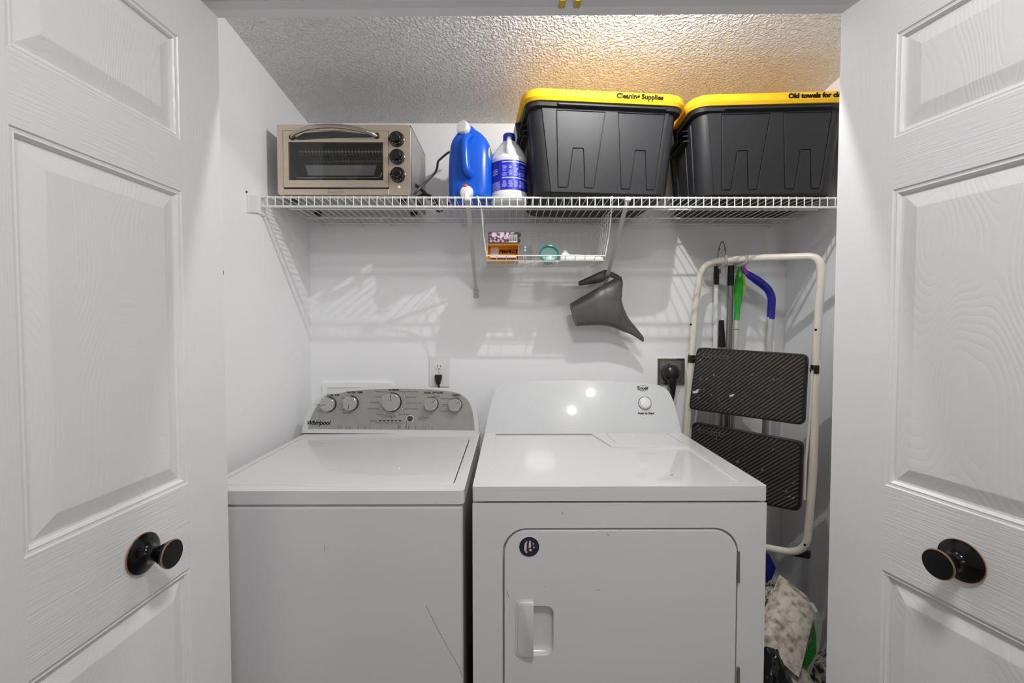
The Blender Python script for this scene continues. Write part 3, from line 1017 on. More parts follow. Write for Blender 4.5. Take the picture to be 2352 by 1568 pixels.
# lint and scratches on the dryer
for (x, y, dx_, dy_) in ((1540, 1091, 6, -1.5), (1628, 1062, 1, .5), (1672, 1106, 1, .5), (1421, 1026, 1.5, .3), (1532, 1036, 1.3, .8), (1716, 1120, 1, .2)):
    MB().tube([at_z(x, y, DZ - .0045), at_z(x + dx_, y + dy_, DZ - .0045)], .0006, 5).build('scuff_mark', M['scuff'], dry)
for (x, y, dx_, dy_, o) in ((1291, 1176, 2, 5, 0), (1394, 1226, 5, 4, -.004), (1164, 1357, 5, 14, -.004), (1370, 1354, 8, 1, -.004), (1252, 1347, .5, 2, -.004), (1420, 1214, 5, 1, -.004)):
    MB().tube([at(x, y, DY0 + o - .0002), at(x + dx_, y + dy_, DY0 + o - .0002)], .00055, 5).build('scuff_mark', M['scuff'], dry)

# ================================================================== wire shelf
SY0, SY1 = 1.578, 1.955
SZ = at(900, 453.5, SY0).z                  # deck level
SZL = at(900, 475, SY0).z                   # lower lip rod
sh = thing('wire_shelf', 'white wire shelf across the closet above the washer and dryer', 'shelf', ((LW + RW) / 2, YB, SZ))
RX0, RX1 = LW + .006, RW - .006
for nm, y, z, r in (('front_rod', SY0, SZ, .0034), ('lip_rod', SY0 - .002, SZL, .0040), ('support_rod', 1.715, SZ - .0045, .0030), ('support_rod', 1.850, SZ - .0045, .0030), ('back_rod', 1.948, SZ - .0045, .0030)):
    MB().tube([(RX0 + (0.0 if 'rod' == nm[-3:] and nm[0] in 'fl' else .03), y, z), (RX1 - (0 if nm[0] in 'fl' else .03), y, z)], r, 10).build(nm, M['wire'], sh)
sp = 17.66 / F_PX * SY0
x0 = at(616, 465, SY0).x
base = None
for k in range(-0, 90):
    x = x0 + sp * k
    if x > RX1 - .004:
        break
    if base is None:
        pts = round_path([(0, SY1, SZ + .0005), (0, SY0 + .006, SZ + .0035), (0, SY0 - .0052, SZ + .003), (0, SY0 - .0052, SZL - .003)], .006, 4)
        wmesh = MB().tube(pts, .0017, 6)
        wmesh.v = [Vector((p.x + x0, p.y, p.z)) for p in wmesh.v]
        base = wmesh.build('cross_wire', M['wire'], sh)
    else:
        o = base.copy()
        C.objects.link(o)
        o.location.x = sp * k
# end brackets
for (xw, sg) in ((LW, 1), (RW, -1)):
    b = MB()
    yz = [(1.503, SZ - .012), (SY0 - .008, SZ + .003), (SY0 + .03, SZ + .003), (SY0 + .03, SZ - .058), (SY0 - .008, SZ - .056), (1.503, SZ - .070)]
    b.prism(yz, lambda u, v, w: Vector((xw + sg * .007 * w, u, v)))
    b.build('end_bracket', M['plastic_w'], sh, bevel=.0012)
    for yy_ in (SY0 - .011, SY0 + .011):
        MB().box((min(xw, xw + sg * .013), yy_ - .002, SZ - .060), (max(xw, xw + sg * .013), yy_ + .002, SZ + .003)).build('bracket_lip', M['plastic_w'], sh, bevel=.0008)
    p = Vector((xw + sg * .0005, 1.502, SZ - .004))
    MB().lathe([(.0035, 0), (.003, .003), (0, .0035)], p, (sg, 0, 0), 10).build('wall_screw', M['black'], sh)
# diagonal supports
for (xt, yt) in ((-0.144, 672), (at(1441, 455, SY0).x, 672)):
    top = Vector((xt, SY0 - .010, SZ - .004))
    bot = Vector((xt, YB - .006, at(1093, 668, YB).z))
    d = (bot - top).normalized()
    n = Vector((1, 0, 0)).cross(d).normalized()
    b = MB()
    hw, ht = .0075, .004
    sec = [(-hw, 0), (-hw, ht), (-hw + .002, ht), (-hw + .002, .0015), (hw - .002, .0015), (hw - .002, ht), (hw, ht), (hw, 0)]
    b.loft([[top + Vector((1, 0, 0)) * u + n * v for u, v in sec], [bot + Vector((1, 0, 0)) * u + n * v for u, v in sec]])
    st = b.build('support_strut', M['strut'], sh, smooth=False)
    b = MB()
    foot = rrect(.0125, .020, .009, 5, xt, bot.z - .012)
    b.prism(foot, lambda u, v, w: Vector((u, YB - .0005 - .003 * w, v)))
    b.build('strut_foot', M['strut'], st, bevel=.001)
    MB().lathe([(.004, 0), (.0035, .002), (0, .0025)], (xt, YB - .0035, bot.z - .012), (0, -1, 0), 12).build('foot_screw', M['galv'], st)
    # hook over the front rod
    b = MB()
    b.box((xt - .010, SY0 - .013, SZ - .012), (xt + .010, SY0 + .008, SZ + .0015))
    b.build('strut_hook', M['plastic_w'], st, bevel=.004, seg=3)
for px_ in (740, 828, 893, 1062, 1231, 1397, 1545, 1655, 1765):
    x = at(px_, 512, YB - .01).x
    b = MB()
    b.box((x - .006, YB - .024, SZ - .012), (x + .006, YB, SZ - .001))
    b.tube([(x, YB - .012, SZ - .012), (x, YB - .012, SZ - .022)], .003, 8)
    b.build('wall_clip', M['plastic_w'], sh, bevel=.002)

DECK = SZ + .004

# ================================================================== toaster oven
TY0 = 1.615
tl, brc = at(635.5, 288, TY0), at(944, 448, TY0)
TX0, TX1 = tl.x, brc.x
TZ0, TZ1 = DECK + .014, at(790, 286, TY0).z
TY1 = 1.895
to = thing('toaster_oven', 'stainless toaster oven with three black knobs at the left end of the shelf', 'toaster oven', ((TX0 + TX1) / 2, (TY0 + TY1) / 2, DECK))


def on_t(px, py, o=0.0):                    # point on the oven front, o = towards the room
    p = at(px, py, TY0)
    return Vector((p.x, TY0 - o, p.z))


def tpoly(l, t, r, b_, rad=0.004, n=4):
    p0, p1 = on_t(l, b_), on_t(r, t)
    return rrect((p1.x - p0.x) / 2, (p1.z - p0.z) / 2, rad, n, (p0.x + p1.x) / 2, (p0.z + p1.z) / 2)


win = tpoly(664, 327, 880, 414, .002)
doorhole = tpoly(651, 300, 893, 432, .004)
doorp = tpoly(652.5, 301.5, 892, 430.5, .003)
front_o = rrect((TX1 - TX0) / 2, (TZ1 - TZ0) / 2, .012, 5, (TX0 + TX1) / 2, (TZ0 + TZ1) / 2)
fy = lambda o0, o1: (lambda u, v, w: Vector((u, TY0 - (o0 if w == 0 else o1), v)))
# shell with an open cavity
b = MB()
for a in ((TX0, TX1, TZ1 - .003, TZ1), (TX0, TX1, TZ0, TZ0 + .003), (TX0, TX0 + .003, TZ0, TZ1), (TX1 - .003, TX1, TZ0, TZ1)):
    b.box((a[0] + .003 * (a[0] > TX0), TY0 + .004, a[2]), (a[1], TY1, a[3]))
b.box((TX0, TY1 - .003, TZ0), (TX1, TY1, TZ1))
b.build('body_shell', M['toaster_side'], to, smooth=False)
MB().plate(front_o, [doorhole], fy(-.012, 0)).build('front_frame', M['toaster'], to, bevel=.004, seg=3)
tdoor = MB().plate(doorp, [win], fy(-.008, .003)).build('oven_door', M['toaster'], to, bevel=.0015)
w0, w1 = win[0], win[len(win) // 2]
wx0, wx1, wz0, wz1 = min(p[0] for p in win), max(p[0] for p in win), min(p[1] for p in win), max(p[1] for p in win)
MB().box((wx0 - .003, TY0 + .001, wz0 - .003), (wx1 + .003, TY0 + .004, wz1 + .003)).build('door_glass', M['oven_glass'], tdoor, smooth=False)
hb = [on_t(*p) for p in ((672, 318), (683, 312), (720, 302.5), (765, 299), (810, 302), (850, 309.5), (866, 314))]
off = [.004, .022, .032, .034, .032, .022, .004]
MB().tube(smooth_path([p - Vector((0, o, 0)) for p, o in zip(hb, off)], 5), [.0062 + .0015 * math.sin(math.pi * k / 30) for k in range(31)], 12).build('door_handle', M['handle_steel'], tdoor)
for (x, y) in ((672, 316.5), (866, 313)):
    MB().lathe([(.010, 0), (.010, .004), (.007, .006)], on_t(x, y, .003), (0, -1, 0), 16).build('handle_mount', M['black'], tdoor)
px_shape('handle_shadow', [(674, 320), (690, 322.5), (770, 318), (850, 316.5), (866, 313.5), (850, 309), (770, 301), (700, 306)], on_t, .0025, .0032, M['cavity'], tdoor, smooth=False)  # shadow behind the handle, drawn as a dark sheet on the door
px_shape('crumb_tray', [(653, 446), (894, 446), (893, 434), (652, 434)], on_t, -.004, .0015, M['toaster'], to, bevel=.001)
px_shape('tray_seam', [(653, 434), (893.5, 434), (893.5, 432), (653, 432)], on_t, -.002, .0012, M['dark_gap'], to, smooth=False)
npq = px_shape('name_plate', [(754, 442), (793, 442), (793, 434.5), (754, 434.5)], on_t, 0, .0035, M['chrome'], to, bevel=.0008)
px_shape('plate_field', [(756, 440.6), (791, 440.6), (791, 436), (756, 436)], on_t, .003, .0039, M['toaster'], npq, smooth=False)
for (x, y) in ((911.5, 320), (912.5, 360.5), (914, 402)):
    o = on_t(x, y)
    r_ = 16.5 / F_PX * TY0
    kb = MB().lathe([(r_ * 1.06, 0), (r_ * 1.06, .003), (r_, .004), (r_ * .98, .010), (r_ * .86, .013)], o, (0, -1, 0), 36).build('knob', M['black_gloss'], to)
    MB().lathe([(r_ * .62, .008), (r_ * .56, .022), (r_ * .48, .0245), (0, .025)], o, (0, -1, 0), 28).build('knob_grip', M['black_gloss'], kb)
    for k in range(5):
        a = R(200 + 35 * k)
        MB().lathe([(.0016, 0), (.0016, .0006)], o + Vector((r_ * .78 * math.cos(a), -.0128, r_ * .78 * math.sin(a))), (0, -1, 0), 8).build('knob_mark', M['knob_face'], kb, smooth=False)
MB().lathe([(.0055, 0), (.0055, .002), (.003, .004), (0, .0045)], on_t(916, 430), (0, -1, 0), 16).build('indicator_light', M['plastic_w'], to)
for x in (TX0 + .04, TX1 - .04):
    for y in (TY0 + .04, TY1 - .04):
        MB().lathe([(.013, 0), (.015, .016)], (x, y, DECK), n=14).build('foot', M['black'], to)
# oven interior
MB().box((wx0 - .02, TY1 - .035, TZ0 + .02), (wx1 + .02, TY1 - .030, TZ1 - .02)).build('cavity_back', M['cavity'], to)
MB().box((wx0 - .03, TY0 + .014, TZ0 + .02), (wx0 - .022, TY1 - .03, TZ1 - .02)).build('cavity_side', M['cavity'], to)
MB().box((wx1 + .016, TY0 + .014, TZ0 + .02), (wx1 + .024, TY1 - .03, TZ1 - .02)).build('cavity_side', M['cavity'], to)
MB().box((wx0 - .03, TY0 + .014, TZ1 - .022), (wx1 + .024, TY1 - .03, TZ1 - .016)).build('cavity_top', M['cavity'], to)
MB().box((wx0 - .03, TY0 + .014, TZ0 + .014), (wx1 + .024, TY1 - .03, TZ0 + .020)).build('cavity_floor', M['cavity'], to)
for (xa, xb, y, yy, r_) in ((687, 884, 350, TY0 + .06, .0115), (715, 884, 371, TY0 + .16, .010)):
    MB().tube([at(xa, y, yy), at(xb, y - 1, yy)], r_, 14).build('heating_tube', M['perforated'], to)
p0, p1 = at(698, 379, TY0 + .05), at(868, 403, TY0 + .05)
b = MB()
prf = [(p0.x, p0.z), (p0.x + .006, p0.z - .002), (p0.x + .014, p1.z), (p1.x - .014, p1.z), (p1.x - .006, p0.z - .002), (p1.x, p0.z)]
b.loft([[Vector((u, TY0 + .05, v)) for u, v in prf], [Vector((u, TY0 + .2, v)) for u, v in prf]])
b.build('baking_pan', M['pan'], to)
rk = [at(x, y, TY0 + .025) for x, y in ((677, 400), (680, 408.5), (874, 408), (877, 396))]
b = MB().tube(round_path(rk, .008), .0016, 8)
b.build('oven_rack', M['chrome'], to)
for k in range(16):
    p = at(682 + 12.8 * k, 408, TY0 + .025)
    if k == 0:
        rb0 = MB().tube([p, p + Vector((0, .18, .001))], .0012, 6).build('rack_wire', M['chrome'], to)
        pk = p
    else:
        c = rb0.copy()
        C.objects.link(c)
        c.location = p - pk
# power cord: bundle on the shelf and a run up behind the blue jug
cp = [at(944, 452, 1.66), at(960, 436, 1.66), at(985, 412, 1.70), at(998, 398, 1.72), at(1004, 385, 1.73), at(1006, 372, 1.74), at(1013, 364, 1.76), at(1033, 349, 1.80), at(1052, 350, 1.86)]
MB().tube(smooth_path(cp, 6), .0042, 8).build('power_cord', M['cord'], to)
dz = DECK + .005
loop = []
for k in range(64):
    a = 2 * math.pi * k / 21.0
    loop.append((TX1 + .040 + .036 * math.cos(a), 1.70 + .075 * math.sin(a) + .01 * math.sin(k * .7), dz + .004 + .012 * (k / 64) + .003 * math.sin(k)))
MB().tube(loop, .0045, 8).build('cord_bundle', M['black'], to)
tri = [at(947, 421, 1.70), at(962, 430, 1.69), at(982, 449, 1.68), at(1000, 474, 1.66)]
b = MB().tube(smooth_path([Vector((p.x, p.y, max(p.z, dz))) for p in tri], 5), .006, 8)
b.build('cord_loop', M['black'], to)
hk = [at(1000, 478, 1.70), at(1003, 492, 1.78), at(1012, 495, 1.80), at(1022, 486, 1.74), at(1032, 474, 1.68)]
MB().tube(smooth_path([Vector((p.x, p.y, dz)) for p in hk], 5), .0042, 8).build('cord_end', M['black'], to)

# ================================================================== blue detergent jug
JY = 1.71
jug = thing('detergent_jug', 'large blue detergent jug with white cap and front tap on the shelf', 'detergent jug', (at(1080, 470, JY).x, JY, DECK))
rows = [(480, 1039, 1128, .072), (474, 1036, 1131, .080), (440, 1034, 1132, .082), (400, 1033, 1131.5, .082), (375, 1034.5, 1132, .080), (355, 1036, 1131, .076), (340, 1038, 1126, .070), (328, 1043, 1119, .062), (318, 1050, 1111, .052), (309, 1054, 1101, .040), (303, 1055, 1094, .030)]
b = MB()
rings = []
zbot = DECK + .001
for i, (y, l, r, dp) in enumerate(rows):
    pl, pr = at(l, y, JY), at(r, y, JY)
    z = pl.z if i > 1 else (zbot if i == 0 else zbot + .008)
    rings.append([Vector((u, v, z)) for u, v in rrect((pr.x - pl.x) / 2, dp, min((pr.x - pl.x) / 2, dp) * .55, 6, (pl.x + pr.x) / 2, JY)])
b.loft(rings)
body = b.build('jug_body', M['jug'], jug, angle=60, sub=1)
nk = [at(1084, 316, JY - .01), at(1074, 303, JY - .03), at(1066, 295.5, JY - .05)]
MB().tube(smooth_path(nk, 4), [.030 - .0012 * k for k in range(9)], 18).build('neck', M['jug'], jug)
ax = (nk[2] - nk[1]).normalized()
MB().lathe([(.0225, -.004), (.0235, 0), (.0235, .018), (.021, .022), (0, .0225)], nk[2] - ax * .004, ax, 28).build('cap', M['plastic_w'], jug)
hd = [at(1078, 312, JY - .068), at(1069, 322, JY - .090), at(1068, 345, JY - .100), at(1069, 375, JY - .102), at(1073, 392, JY - .098), at(1082, 401, JY - .082)]
MB().tube(smooth_path(hd, 5), [.0125 + .0035 * (k / 25) for k in range(26)], 14).build('grip_handle', M['jug'], jug)
b = MB().lathe([(.034, 0), (.034, .004), (.030, .0075), (0, .0085)], at(1072, 440, JY - .081), (0, -1, 0), 28)
b.build('tap_boss', M['jug'], jug)
tp = at(1072, 443, JY - .088)
tap = MB().lathe([(.0235, 0), (.0245, .007), (.020, .016), (.014, .019), (0, .020)], tp, (0, -1, 0), 24).build('tap', M['plastic_w'], jug)
MB().lathe([(.010, 0), (.010, .008), (.007, .012), (0, .0125)], tp + Vector((-.004, -.008, .016)), (0, -.35, 1), 16).build('tap_button', M['orange_red'], tap)
b = MB().tube([tp + Vector((0, -.012, -.006)), tp + Vector((0, -.016, -.030))], .0085, 14)
b.build('tap_spout', M['plastic_w'], tap)
# side label
lc_ = at(1124.5, 361, JY - .03)
b = MB()
lab = [Vector((lc_.x + .004 + .001 * math.cos(2 * math.pi * k / 24), lc_.y + .036 * math.cos(2 * math.pi * k / 24), lc_.z + .036 * math.sin(2 * math.pi * k / 24))) for k in range(24)]
b.loft([[p - Vector((.006, 0, 0)) for p in lab], lab])
b.build('side_label', M['jug_yellow'], jug)

# ================================================================== bleach bottle
BY = 1.69
bc = at(1169.5, 460, BY)
bl = thing('bleach_bottle', 'white bottle with blue cap and blue printed label between the jug and a black bin', 'bottle', (bc.x, BY, DECK))
zz = lambda y: at(1169, y, BY).z
BR = (at(1211.5, 420, BY).x - at(1127, 420, BY).x) / 2
prof = [(BR * .90, DECK), (BR * .98, DECK + .006), (BR, DECK + .016), (BR, zz(452)), (BR * .975, zz(448)), (BR * .975, zz(381)), (BR, zz(377)), (BR * 1.0, zz(372)), (BR * .965, zz(366)), (BR * .86, zz(356)), (BR * .70, zz(345)), (BR * .50, zz(334)), (BR * .36, zz(327)), (BR * .30, zz(324)), (BR * .30, zz(321))]
b = MB()
rings = []
for r_, z in prof:
    ring = []
    for k in range(40):
        a = 2 * math.pi * k / 40
        f = 1.0
        if zz(370) < z < zz(324):           # hand pockets beside the moulded grip
            f = 1 - .14 * max(0, math.cos(2 * (a - R(45)))) ** 2 - .14 * max(0, -math.cos(2 * (a - R(45)))) ** 2
            f = 1 - .16 * (math.sin(2 * a) ** 2)
        ring.append(Vector((bc.x + r_ * f * math.cos(a), BY + r_ * f * math.sin(a), z)))
    rings.append(ring)
b.loft(rings)
b.build('bottle_body', M['bleach'], bl, angle=50)
b = MB()
gr = [(bc.x, BY - BR * .34, zz(325)), (bc.x, BY - BR * .60, zz(336)), (bc.x, BY - BR * .80, zz(346)), (bc.x, BY - BR * .90, zz(358)), (bc.x, BY - BR * .60, zz(376))]
b.tube(smooth_path(gr, 4), [.0095 + .00011 * max(0, k - 6) ** 2 for k in range(17)], 14)
b.build('moulded_grip', M['bleach'], bl)
MB().lathe([(.0215, zz(327)), (.0225, zz(326)), (.0225, zz(312)), (.020, zz(309.5)), (0, zz(309))], (bc.x, BY, 0), n=32).build('cap', M['cap_blue'], bl)


def on_c(ang, z, o):
    a = R(-90 + ang)
    return Vector((bc.x + (BR * .975 + o) * math.cos(a), BY + (BR * .975 + o) * math.sin(a), z))


def curved(name, a0, a1, z0, z1, o0, o1, m, parent, n=None):
    n = n or max(1, int(abs(a1 - a0) / 6))
    b = MB()
    cols = [a0 + (a1 - a0) * k / n for k in range(n + 1)]
    b.loft([[on_c(a, z0, o0), on_c(a, z1, o0), on_c(a, z1, o1), on_c(a, z0, o1)] for a in cols])
    return b.build(name, M[m], parent, angle=20)


lb = curved('label', -100, 100, zz(447), zz(381.5), 0.0001, .0007, 'label_blue', bl, 40)
curved('label_panel', -100, -22, zz(446), zz(383), .0006, .0010, 'label_dark', lb, 16)
for (a0, a1, y0, y1) in ((-22, 92, 387, 384.5), (-22, 92, 422, 419.5)):
    curved('label_band', a0, a1, zz(y0), zz(y1), .0007, .0011, 'label_pale', lb, 20)
for i in range(11):                          # illegible lines of small print
    curved('label_print', -68, -27 - random.random() * 6, zz(446.2 - 1.7 * i), zz(445.4 - 1.7 * i), .0010, .0013, 'label_pale', lb, 6)
for (a, w_) in ((-15, 10), (4, 9), (21, 8), (44, 16)):
    for i in range(9):
        y = 416 - 2.7 * i
        if random.random() < .85:
            curved('label_print', a - w_ * (.4 + .5 * random.random()), a + w_ * (.4 + .5 * random.random()), zz(y), zz(y - 1.0), .0007, .0011, 'label_pale', lb, 3)
    for i in range(7):
        y = 441 - 2.2 * i
        curved('label_print', a - w_ * (.4 + .5 * random.random()), a + w_ * (.4 + .5 * random.random()), zz(y), zz(y - .9), .0007, .0011, 'label_pale', lb, 3)
for i in range(4):
    curved('label_print', -62, -38, zz(412 - 3.4 * i), zz(410.4 - 3.4 * i), .0010, .0013, 'label_pale', lb, 4)

# ================================================================== storage bins
def storage_bin(label, loc, rotz, text, tx, wt, wb, dt, db, h):
    root = thing('storage_bin', label, 'storage bin', loc, rotz, 'black bins with yellow lids')
    # local: x across, y = 0 at the bottom front edge, z up
    def wid(t):
        return wb + (wt - wb) * t

    def yfr(t):
        return -(dt - db) / 2 * t

    def ring(t, z, e=0.0, r=.045):
        w_, d_ = wid(t) / 2 + e, (db + (dt - db) * t) / 2 + e
        return [Vector((u, v, z)) for u, v in rrect(w_, d_, r, 6, 0, db / 2)]
    b = MB()
    hb_ = h * .90
    b.loft([ring(0, 0, -.012), ring(0, .010), ring(.05, hb_ * .05), ring(1, hb_)])
    body = b.build('bin_body', M['bin'], root, local=True, angle=40)
    b = MB()
    b.loft([ring(.93, hb_ * .93, .004), ring(.94, hb_ * .94, .012), ring(1, hb_, .014), ring(1, hb_ + .002, .004)])
    b.build('bin_rim', M['bin'], root, local=True, angle=30)
    # yellow lid: band all round, top dish
    b = MB()
    b.loft([ring(1, hb_ - .004, .020, .06), ring(1, hb_ + .006, .026, .065), ring(1, h - .006, .024, .065), ring(1, h, .018, .06), ring(1, h, .0, .05), ring(1, h - .010, -.012, .05)])
    lid_ = b.build('bin_lid', M['yellow'], root, local=True, angle=30)

    def onf(u, t, o):                        # u 0..1 across the front, t 0..1 up the body
        return Vector(((u - .5) * wid(t), yfr(t) - o, t * hb_))
    tl_ = .905
    pants = ([(.172, tl_), (.160, .10), (.163, .085), (.222, .085), (.228, .10), (.270, .50), (.275, .515), (.344, .515), (.349, .50), (.357, .10), (.36, .085), (.414, .085), (.419, .10), (.490, tl_)],
             [(.584, tl_), (.627, .10), (.63, .085), (.688, .085), (.692, .10), (.710, .50), (.715, .515), (.783, .515), (.788, .50), (.818, .10), (.82, .085), (.873, .085), (.877, .10), (.897, tl_)])

    def plane(x, z, o):                      # x, z on the sloping front
        return Vector((x, yfr(z / hb_) - o, z))
    flat = [[((u - .5) * wid(t), t * hb_) for u, t in p] for p in pants]
    face = [((u - .5) * wid(t), t * hb_) for u, t in ((.105, .03), (.895, .03), (.925, .93), (.075, .93))]
    MB().plate(face, [offset_poly(p, .0026) for p in flat], lambda u, v, w: plane(u, v, -.002 + .0055 * w)).build('front_face', M['bin'], root, local=True, bevel=.001)
    for p in flat:
        MB().loft([[plane(u, v, -.002) for u, v in p], [plane(u, v, .0040) for u, v in p]]).build('raised_panel', M['bin'], root, local=True, bevel=.0012, seg=2)
    # grip ledge under the lid
    b = MB()
    b.loft([[onf(.17, .965, -.002), onf(.90, .965, -.002), onf(.90, .925, -.002), onf(.17, .925, -.002)], [onf(.17, .965, .020), onf(.90, .965, .020), onf(.89, .945, .020), onf(.18, .945, .020)]])
    b.build('front_ledge', M['bin'], root, local=True, bevel=.002)
    # ribs and latch handle on the two ends
    for sg in (-1, 1):
        def ons(v, t, o):                    # v 0..1 front to back
            d_ = db + (dt - db) * t
            return Vector((sg * (wid(t) / 2 + o), db / 2 + (v - .5) * d_, t * hb_))
        for v in (.16, .34, .66, .84):
            MB().tube([ons(v, .10, .0005), ons(v, .88, .0005)], .0032, 6).build('side_rib', M['bin'], root, local=True)
        for t in (.74, .80, .86):
            b = MB()
            b.loft([[ons(.25, t, -.002), ons(.75, t, -.002), ons(.75, t + .022, -.002), ons(.25, t + .022, -.002)], [ons(.25, t, .020), ons(.75, t, .020), ons(.75, t + .015, .020), ons(.25, t + .015, .020)]])
            b.build('handle_slat', M['bin'], root, local=True, bevel=.002)
        b = MB()
        b.loft([[ons(.40, .80, .018), ons(.60, .80, .018), ons(.60, .98, .020), ons(.40, .98, .020)], [ons(.42, .80, .030), ons(.58, .80, .030), ons(.58, .98, .034), ons(.42, .98, .034)]])
        b.build('latch', M['black'], root, local=True, bevel=.003)
    ty = yfr(1) - .026
    t_ = text_mb(text, .023, lambda u, v, w: Vector((tx + u, ty + .0006 - .0020 * w, (hb_ + h) / 2 + v)), 0.0, 'CENTER', 1.0, .0007)
    t_.build('lettering', M['ink'], lid_, local=True, smooth=False, fix=False)
    return root


storage_bin('black storage bin with yellow lid beside the bleach bottle, marked cleaning supplies', (at(1383, 452, 1.60).x, 1.572, DECK), R(5.0), 'Cleaning Supplies', .108, .520, .466, .360, .320, .335)
storage_bin('black storage bin with yellow lid at the right end of the shelf', (at(1764, 452, 1.57).x, 1.577, DECK), R(-3.5), 'Old towels for cleaning', .150, .500, .452, .370, .330, .335)

# ================================================================== hanging wire basket
KF, KB = 1.675, 1.865
kz = at(1250, 598, KF).z
bf0, bf1 = at(1118, 598, KF).x, at(1388, 598, KF).x
bb0, bb1 = at(1119, 611, KB).x, at(1356, 611, KB).x
bk = thing('wire_basket', 'white wire basket hanging under the shelf between the struts', 'basket', ((bf0 + bf1) / 2, (KF + KB) / 2, kz))
wr = .0014
MB().tube([(bf0, KF, kz), (bf1, KF, kz), (bb1, KB, kz), (bb0, KB, kz)], wr * 1.3, 6, closed=True).build('base_frame', M['wire_cream'], bk)
for k in range(1, 12):
    t = k / 12
    p, q = Vector((bf0 + (bf1 - bf0) * t, KF, kz)), Vector((bb0 + (bb1 - bb0) * t, KB, kz))
    MB().tube([p + Vector((0, -.012, .014)), p, q], wr, 6).build('base_wire', M['wire_cream'], bk)
for k in range(1, 6):
    t = k / 6
    MB().tube([Vector((bf0 + (bb0 - bf0) * t, KF + (KB - KF) * t, kz)), Vector((bf1 + (bb1 - bf1) * t, KF + (KB - KF) * t, kz))], wr, 6).build('base_wire', M['wire_cream'], bk)
MB().tube([(bf0 - .002, KF - .012, kz + .016), (bf1 + .002, KF - .012, kz + .016)], .0024, 8).build('front_rail', M['wire_cream'], bk)
zt = at(1250, 532, KB + .01).z
MB().tube([(bb0 + .004, KB + .012, zt), (bb1 - .004, KB + .012, zt)], wr * 1.2, 6).build('back_rail', M['wire_cream'], bk)
MB().tube([(bb0 + .004, KB + .009, zt - .025), (bb1 - .004, KB + .009, zt - .025)], wr, 6).build('back_rail', M['wire_cream'], bk)
for k in range(0, 15):
    t = k / 14
    x = bb0 + .004 + (bb1 - bb0 - .008) * t
    MB().tube([(x, KB, kz), (x, KB + .012, zt)], wr, 6).build('back_wire', M['wire_cream'], bk)
for sg, xf, xb in ((-1, bf0, bb0), (1, bf1, bb1)):
    pts = [Vector((xf, KF - .012, kz + .012)), Vector((xf + sg * .010, KF - .030, kz + .09)), Vector((at(1405 if sg > 0 else 1104, 490, SY0 + .012).x, SY0 + .010, SZ - .025)), Vector((at(1406 if sg > 0 else 1098, 470, SY0).x, SY0 - .006, SZ - .006)), Vector((at(1406 if sg > 0 else 1096, 462, SY0).x, SY0 + .004, SZ + .006)), Vector((at(1406 if sg > 0 else 1096, 462, SY0).x, SY0 + .012, SZ - .008))]
    MB().tube(smooth_path(pts, 6), .0022, 8).build('hanger_arm', M['wire_cream'], bk)
    for k in range(1, 5):
        t = k / 7
        x, y = xf + (xb - xf) * t, KF + (KB - KF) * t
        MB().tube([(x, y, kz), (x + sg * .012, y - .03, kz + .11), (x + sg * .012, y - .045, SZ - .03)], wr, 6).build('side_wire', M['wire_cream'], bk)
    fr = [Vector((xf + sg * .014, KF - .05, SZ - .028)), Vector((xb + sg * .012, KB + .01, SZ - .062)), Vector((xb + sg * .010, KB + .012, SZ - .028)), Vector((xb + sg * .010, KB + .012, SZ + .004))]
    MB().tube(fr, wr * 1.1, 6).build('side_frame', M['wire_cream'], bk)
    MB().tube([Vector((xf + sg * .013, KF - .045, SZ - .055)), Vector((xb + sg * .012, KB + .01, SZ - .092)), Vector((xb + sg * .012, KB + .01, SZ - .062))], wr * 1.1, 6).build('side_frame', M['wire_cream'], bk)
KZ = kz + .002

# orange carton lying open towards the room
oy0 = KF + .004
ob = thing('orange_box', 'open orange carton standing in the wire basket under the patterned box', 'box', (at(1154, 598, oy0).x, oy0 + .05, KZ))
ox0, ox1 = at(1118, 590, oy0).x + .002, at(1191, 590, oy0).x
oz1 = at(1150, 560, oy0).z
b = MB()
th = .0015
b.box((ox0, oy0, KZ), (ox1, oy0 + .12, KZ + th))
b.box((ox0, oy0, KZ), (ox0 + th, oy0 + .12, oz1))
b.box((ox1 - th, oy0, KZ), (ox1, oy0 + .12, oz1))
b.box((ox0, oy0, oz1 - th), (ox1, oy0 + .12, oz1))
b.build('carton_sleeve', M['orange_box'], ob, smooth=False)
MB().box((ox0 + th, oy0 + .055, KZ + th), (ox1 - th, oy0 + .057, oz1 - th)).build('carton_back', M['orange_in'], ob, smooth=False)
MB().box((ox0 + .010, oy0 + .050, KZ + .022), (ox0 + .040, oy0 + .055, oz1 - .002)).build('white_packet', M['paper'], ob, smooth=False)
MB().box((ox0 + .010, oy0 + .006, KZ + .010), (ox1 - .006, oy0 + .050, KZ + .016)).build('paper_sheet', M['paper'], ob, smooth=False)
p = Vector(((ox0 + ox1) / 2 + .02, oy0 + .0545, (KZ + oz1) / 2 + .010))
text_mb('PERFECT', .018, lambda u, v, w: p + Vector((u, -.0006 * w, v)), .2, 'CENTER', 1.0, .0006).build('lettering', M['ink'], ob, smooth=False, fix=False)
